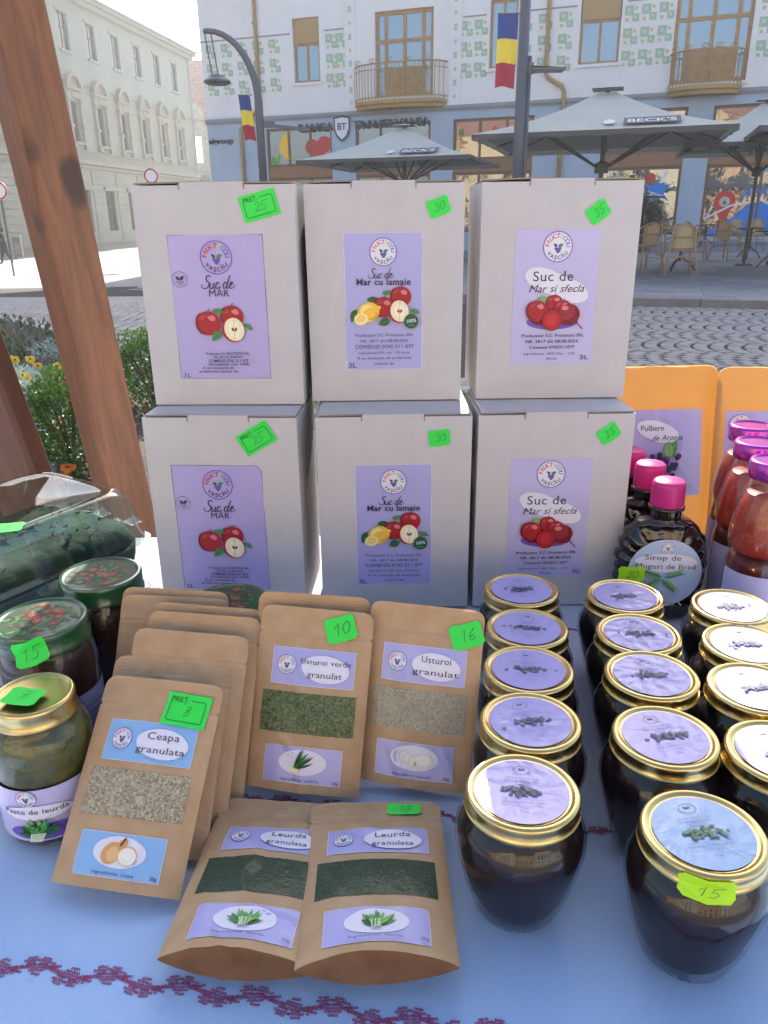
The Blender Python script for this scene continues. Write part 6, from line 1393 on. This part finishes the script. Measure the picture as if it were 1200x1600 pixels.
def place_table(px, py, label, first=[None]):
    p = onz(px, py, TZS)
    if first[0] is None:
        r = empty('cafe_table', (0, 0, 0), 0, label, 'table', 'round black iron cafe tables'); first[0] = r
        MB().lathe([(.0005, .715), (.345, .715), (.35, .72), (.35, .735), (.345, .74), (.0005, .74)], 32, capb=False, capt=False).build('table_top', BLK, r, autosm=50)
        MB().tube([(0, 0, .2), (0, 0, .716)], .025, 10).build('column', BLK, r)
        for k in range(3): a = k*2.094+.5; MB().tube([(0, 0, .32), (.10*math.cos(a), .10*math.sin(a), .22), (.20*math.cos(a), .20*math.sin(a), .16), (.32*math.cos(a), .32*math.sin(a), .012)], .014, 8).build('leg', BLK, r, smooth=True)
        for k in range(3): a = k*2.094+.5; MB().tube([(.0, 0, .6), (.12*math.cos(a), .12*math.sin(a), .66), (.28*math.cos(a), .28*math.sin(a), .70)], .010, 6).build('brace', BLK, r, smooth=True)
    else: r = copy_tree(first[0]); r['label'] = label
    r.location = (p.x, p.y, TZS); r.rotation_euler = (0, 0, px*.1); return r
place_chair(1057, 432, R(-8), 'cream-backed rattan chair seen from behind, nearest of the terrace')   # back towards us
ch0.rotation_euler = (0, 0, R(172))
place_chair(1083, 408, R(62), 'rattan chair half hidden behind the nearest cream-backed one')
place_chair(1004, 420, R(200), 'rattan chair beside the upper right white box, only its side showing')
place_chair(1133, 406, R(118), 'rattan chair turned sideways, left of the table at the right edge')
place_chair(1172, 392, R(178), 'rattan chair seen from behind at the table under the right umbrella pole')
place_chair(1152, 384, R(20), 'rattan chair facing the shop window behind the right-hand table')
place_chair(1220, 410, R(230), 'rattan chair at the extreme right edge of the terrace')
place_table(1060, 424, 'black cafe table hidden behind the nearest rattan chair, only its curled feet showing')
place_table(1168, 404, 'round black cafe table between the two chairs at the right edge')
place_table(1100, 386, 'farther black cafe table in front of the blue pillar')
place_table(1202, 418, 'black cafe table cut off by the right picture edge')
# potted conifer
p = onz(1018, 396, TZS)
pc = empty('potted_conifer', (p.x, p.y+1.2, TZS), 0, 'dark bushy conifer in a planter in front of the shop window, right of the boxes', 'potted plant')
MB().lathe([(.22, 0), (.28, .02), (.32, .45), (.34, .47), (.30, .48), (.28, .44)], 20, capt=False).build('planter', mat('grey_planter', (.09, .09, .10), .7), pc, autosm=50)
leafblob('foliage', (0, 0, 1.02), (.55, .55, .68), 5200, .07, LF['dark'], pc, 5, .35, .4, .16); MB().tube([(0, 0, .2), (0, 0, 1.2)], .035, 6).build('trunk', SK, pc)

# ---------------------------------------------------------------- lamp posts, flags, signs
PST = mat('blue_grey_lamp_metal', (.09, .105, .135), .45, metal=.2)
Y = 20; b0 = ony(417, 300, Y); s_ = lambda px, py: ony(px, py, Y)
ax = s_(404, 160).x; zt_ = s_(404, 160).z; x1 = s_(318, 50).x; za = s_(345, 48).z
lp = empty('arched_street_lamp', (0, 0, 0), 0, 'blue-grey street lamp with a long arched arm, left of the bank sign', 'street lamp')
zb_ = gz(ax, Y); arc_ = [(ax, Y, zb_), (ax, Y, zt_)]; rx, rzz = (ax-x1)*.92, za-zt_
arc_ += [(ax-rx*(1-math.cos(R(a_))), Y, zt_+rzz*math.sin(R(a_))) for a_ in range(9, 91, 9)]+[(x1, Y, za-.01)]
MB().tube(arc_, [.10, .095]+[.085-.003*i for i in range(11)], 12).build('pole', PST, lp, smooth=True)
MB().tube([(ax-.01, Y-.02, zb_), (ax-.01, Y-.02, zb_+1.2)], .13, 12).build('pole_sleeve', PST, lp)
hz = s_(330, 128).z
for dx in (.02, .16): MB().tube([(x1+dx, Y, za-.02), (x1+dx+.10, Y, hz+.08)], .016, 6).build('hanger_rod', PST, lp)
MB().lathe([(.16, hz+.13), (.18, hz+.10), (.30, hz+.02), (.31, hz-.02), (.22, hz-.06), (.02, hz-.07)], 24, c=(x1+.22, Y, 0)).build('lamp_head', PST, lp, autosm=40)
bx = s_(405, 195).z
MB().beam((ax+.1, Y, bx-.0), (ax+1.15, Y-.05, bx-.12), .05, .07).build('side_arm', PST, lp); MB().box(ax+.10, ax+.34, Y-.06, Y+.06, bx-.06, bx+.06).build('arm_clamp', PST, lp)
FBL = mat('flag_blue', rgb(24, 62, 150), .7, transl=.3); FYE = mat('flag_yellow', rgb(246, 222, 60), .7, transl=.3); FRE = mat('flag_red', rgb(176, 32, 66), .7, transl=.3)
def flag(x0, x1, z0, z1, yy, label, sk):
    r = empty('flag', (0, 0, 0), 0, label, 'flag', 'Romanian tricolour banners hanging from the lamp posts'); 
    for k, (m_, n_) in enumerate(((FRE, 'red_band'), (FYE, 'yellow_band'), (FBL, 'blue_band'))):
        a, b = z0+(z1-z0)*k/3, z0+(z1-z0)*(k+1)/3
        fn = lambda u, v: (x0+(x1-x0)*u+sk*(z1-(a+(b-a)*v))/(z1-z0), yy+.03*math.sin(u*5+(a+(b-a)*v)*3)+.012*math.sin(u*11+2*v), a+(b-a)*v+.02*math.sin(u*4))
        MB().grid(fn, 10, 10).build(n_, m_, r, smooth=True)
    MB().tube([(x0-.01, yy, z1+.01), (x1+.05, yy, z1+.01)], .012, 6).build('rod', PST, r); return r
a_, b_ = s_(373, 150), s_(397, 220); flag(a_.x, b_.x-.02, b_.z, a_.z, Y-.05, 'blue, yellow and red banner on the arched lamp, above the apple juice box', .08)
Y2 = 15; s2 = lambda px, py: ony(px, py, Y2); xx = s2(815, 130).x; zt2 = s2(815, -60).z
l2 = empty('straight_lamp_post', (0, 0, 0), 0, 'straight dark lamp post with a flat lamp arm, between the two umbrellas', 'street lamp'); z0 = gz(xx, Y2)+TZ*.9
MB().tube([(xx, Y2, z0), (xx, Y2, zt2)], .095, 12).build('pole', PST, l2, smooth=True)
xr = s2(826, 130).x; zl = s2(826, 98).z
MB().tube([(xr, Y2, z0+.3), (xr, Y2, zl+.1)], .035, 8).build('side_rail', PST, l2, smooth=True)
for k in range(5): MB().box(xx, xr, Y2-.02, Y2+.02, zl-.15-.55*k, zl-.11-.55*k).build('rail_clamp', PST, l2)
h0, h1 = s2(828, 103), s2(881, 109)
mb = MB(); mb.grid(lambda u, v: (h0.x+.02+(h1.x-h0.x)*u, Y2-.16+.32*v, h0.z-.02-.03*u), 2, 2); mb.grid(lambda u, v: (h0.x+.02+(h1.x-h0.x)*u, Y2-.16+.32*v, h0.z-.10+.04*u), 2, 2)
mb.box(h0.x+.02, h1.x, Y2-.16, Y2+.16, h0.z-.085, h0.z-.045); bevel(mb.build('lamp_head', PST, l2), .004); MB().box(xr-.02, h0.x+.06, Y2-.04, Y2+.04, h0.z-.12, h0.z+.05).build('lamp_arm', PST, l2)
a_, b_ = s2(778, 24), s2(806, 138); flag(a_.x, b_.x-.02, b_.z, a_.z, Y2-.06, 'large blue, yellow and red banner on the straight lamp post, top of the picture', -.02)
SR = ink(200, 40, 50); SW = mat('sign_white', (.75, .75, .75), .4)
def roundsign(px, py, Yd, label, rr):
    p = ony(px, py, Yd); zg = gz(p.x, p.y); r = empty('no_entry_sign', (p.x, p.y, zg), 0, label, 'road sign', 'round white signs with red rims'); h = p.z-zg
    MB().tube([(0, .05, 0), (0, .05, h+rr*.6)], .035, 8).build('post', PST, r)
    o = MB().lathe([(.0005, 0), (rr, 0), (rr, .02), (.0005, .02)], 28, capb=False, capt=False).build('plate', SW, r); o.rotation_euler = (R(90), 0, 0); o.location = (0, .02, h)
    A = Art(); A.part('red_rim'); A.ring(0, 0, rr*.76, rr*.98, SR, 32); A.build(lambda u, v, q_: (u, -.003, h+v), r); return r
roundsign(236, 275, 38, 'round white road sign with red rim showing just above the upper left box', .33)
roundsign(-2, 298, 32, 'round white road sign with red rim at the extreme left edge', .33)
p = onz(31, 404, -.8); lbn = empty('litter_bin', (p.x, p.y, gz(p.x, p.y)), R(12), 'dark grey litter bin against the pale building, left of the post', 'litter bin')
_s = .8; bevel(MB().box(-.28*_s, .28*_s, -.22*_s, .22*_s, .12, 1.15).build('bin_body', mat('grey_bin', (.16, .16, .16), .6), lbn), .03); MB().box(-.20*_s, .20*_s, -.235*_s, -.222*_s, .2, .85).build('front_panel', mat('bin_panel', (.28, .27, .25), .6), lbn)
bevel(MB().box(-.32*_s, .32*_s, -.26*_s, .26*_s, 1.15, 1.22).build('bin_top', MATS['grey_bin'], lbn), .02)
for sx in (-1, 1): MB().box(sx*.2-.03, sx*.2+.03, -.1, .1, 0, .12).build('foot', MATS['grey_bin'], lbn)

# ---------------------------------------------------------------- person walking at the far left
pp = onz(11, 413, -.8); pp.z = gz(pp.x, pp.y)
pr = empty('person', tuple(pp), R(-60), 'person in long dark clothes walking past the pale building, far left edge', 'person')
def skinbody(verts, edges, radii, name, mats, pick, parent):
    me = bpy.data.meshes.new(name); me.from_pydata(verts, edges, []); o = bpy.data.objects.new(name, me); COL.objects.link(o)
    md = o.modifiers.new('s', 'SKIN'); md.use_smooth_shade = True
    for i, rr in enumerate(radii): me.skin_vertices[0].data[i].radius = rr if isinstance(rr, tuple) else (rr, rr)
    me.skin_vertices[0].data[0].use_root = True
    sb = o.modifiers.new('u', 'SUBSURF'); sb.levels = 2; sb.render_levels = 2
    dg = bpy.context.evaluated_depsgraph_get(); m2 = bpy.data.meshes.new_from_object(o.evaluated_get(dg)); bpy.data.objects.remove(o)
    m2.materials.clear()
    for x in mats: m2.materials.append(x)
    for p_ in m2.polygons: p_.material_index = pick(p_.center); p_.use_smooth = True
    m2.name = name; return link(name, m2, parent)
V = [(0, 0, .95), (0, 0, 1.12), (0, -.01, 1.32), (0, -.01, 1.44), (0, -.02, 1.52), (0, -.03, 1.62), (0, -.03, 1.70),
     (-.17, 0, 1.40), (-.22, .06, 1.16), (-.20, -.06, .95), (-.20, -.09, .86), (.17, 0, 1.40), (.22, -.04, 1.16), (.18, -.20, 1.02), (.17, -.27, 1.00),
     (-.09, 0, .88), (-.10, -.12, .50), (-.10, -.20, .09), (-.10, -.33, .04), (.09, 0, .88), (.10, .10, .50), (.10, .28, .14), (.10, .20, .05)]
E_ = [(0, 1), (1, 2), (2, 3), (3, 4), (4, 5), (5, 6), (3, 7), (7, 8), (8, 9), (9, 10), (3, 11), (11, 12), (12, 13), (13, 14), (0, 15), (15, 16), (16, 17), (17, 18), (0, 19), (19, 20), (20, 21), (21, 22)]
RD = [(.16, .12), (.145, .11), (.17, .12), (.10, .08), .052, (.078, .09), (.065, .075), .075, .058, .045, .035, .075, .058, .045, .035, .095, .075, .050, .038, .095, .075, .050, .038]
SKN = mat('skin', (.42, .26, .19), .6); BLKC = mat('black_cloth', (.022, .022, .028), .85); SHOE = mat('dark_shoes', (.03, .025, .02), .5); HAIR = mat('dark_hair', (.035, .022, .015), .7)
skinbody(V, E_, RD, 'body', [BLKC, SKN, SHOE], lambda c: 1 if c.z > 1.49 or (abs(c.x) > .12 and c.z < .91 and c.z > .8) or (c.y < -.25 and .9 < c.z < 1.1) else (2 if c.z < .10 else 0), pr)
MB().lathe([(.0005, 1.50), (.075, 1.54), (.098, 1.62), (.10, 1.70), (.075, 1.765), (.03, 1.785), (.0005, 1.788)], 18, sy=1.02, c=(0, .012, 0)).build('hair', HAIR, pr, smooth=True)
MB().grid(lambda u, v: ((.20+.07*(1-v))*math.cos(u*6.283), (.15+.05*(1-v))*math.sin(u*6.283)-.01*(1-v), .55+.55*v), 24, 6).build('coat_skirt', BLKC, pr, smooth=True)

# ---------------------------------------------------------------- haze volume, added to stand in for lens veiling
hz_ = MB().box(-90, 60, -36, 130, -3.2, 27).build('lens_veil', mat('lens_veil_air', (1, 1, 1))); hz_['kind'] = 'stuff'; hz_['label'] = 'thin pale haze added over the whole square to stand in for lens veiling'
_m = MATS['lens_veil_air']; _n = _m.node_tree.nodes; _n.remove(_n['Principled BSDF']); _v = _n.new('ShaderNodeVolumePrincipled'); _v.inputs['Density'].default_value = .0017; _v.inputs['Color'].default_value = (.96, .97, 1, 1); _v.inputs['Anisotropy'].default_value = .5
_m.node_tree.links.new(_v.outputs[0], _n['Material Output'].inputs['Volume'])
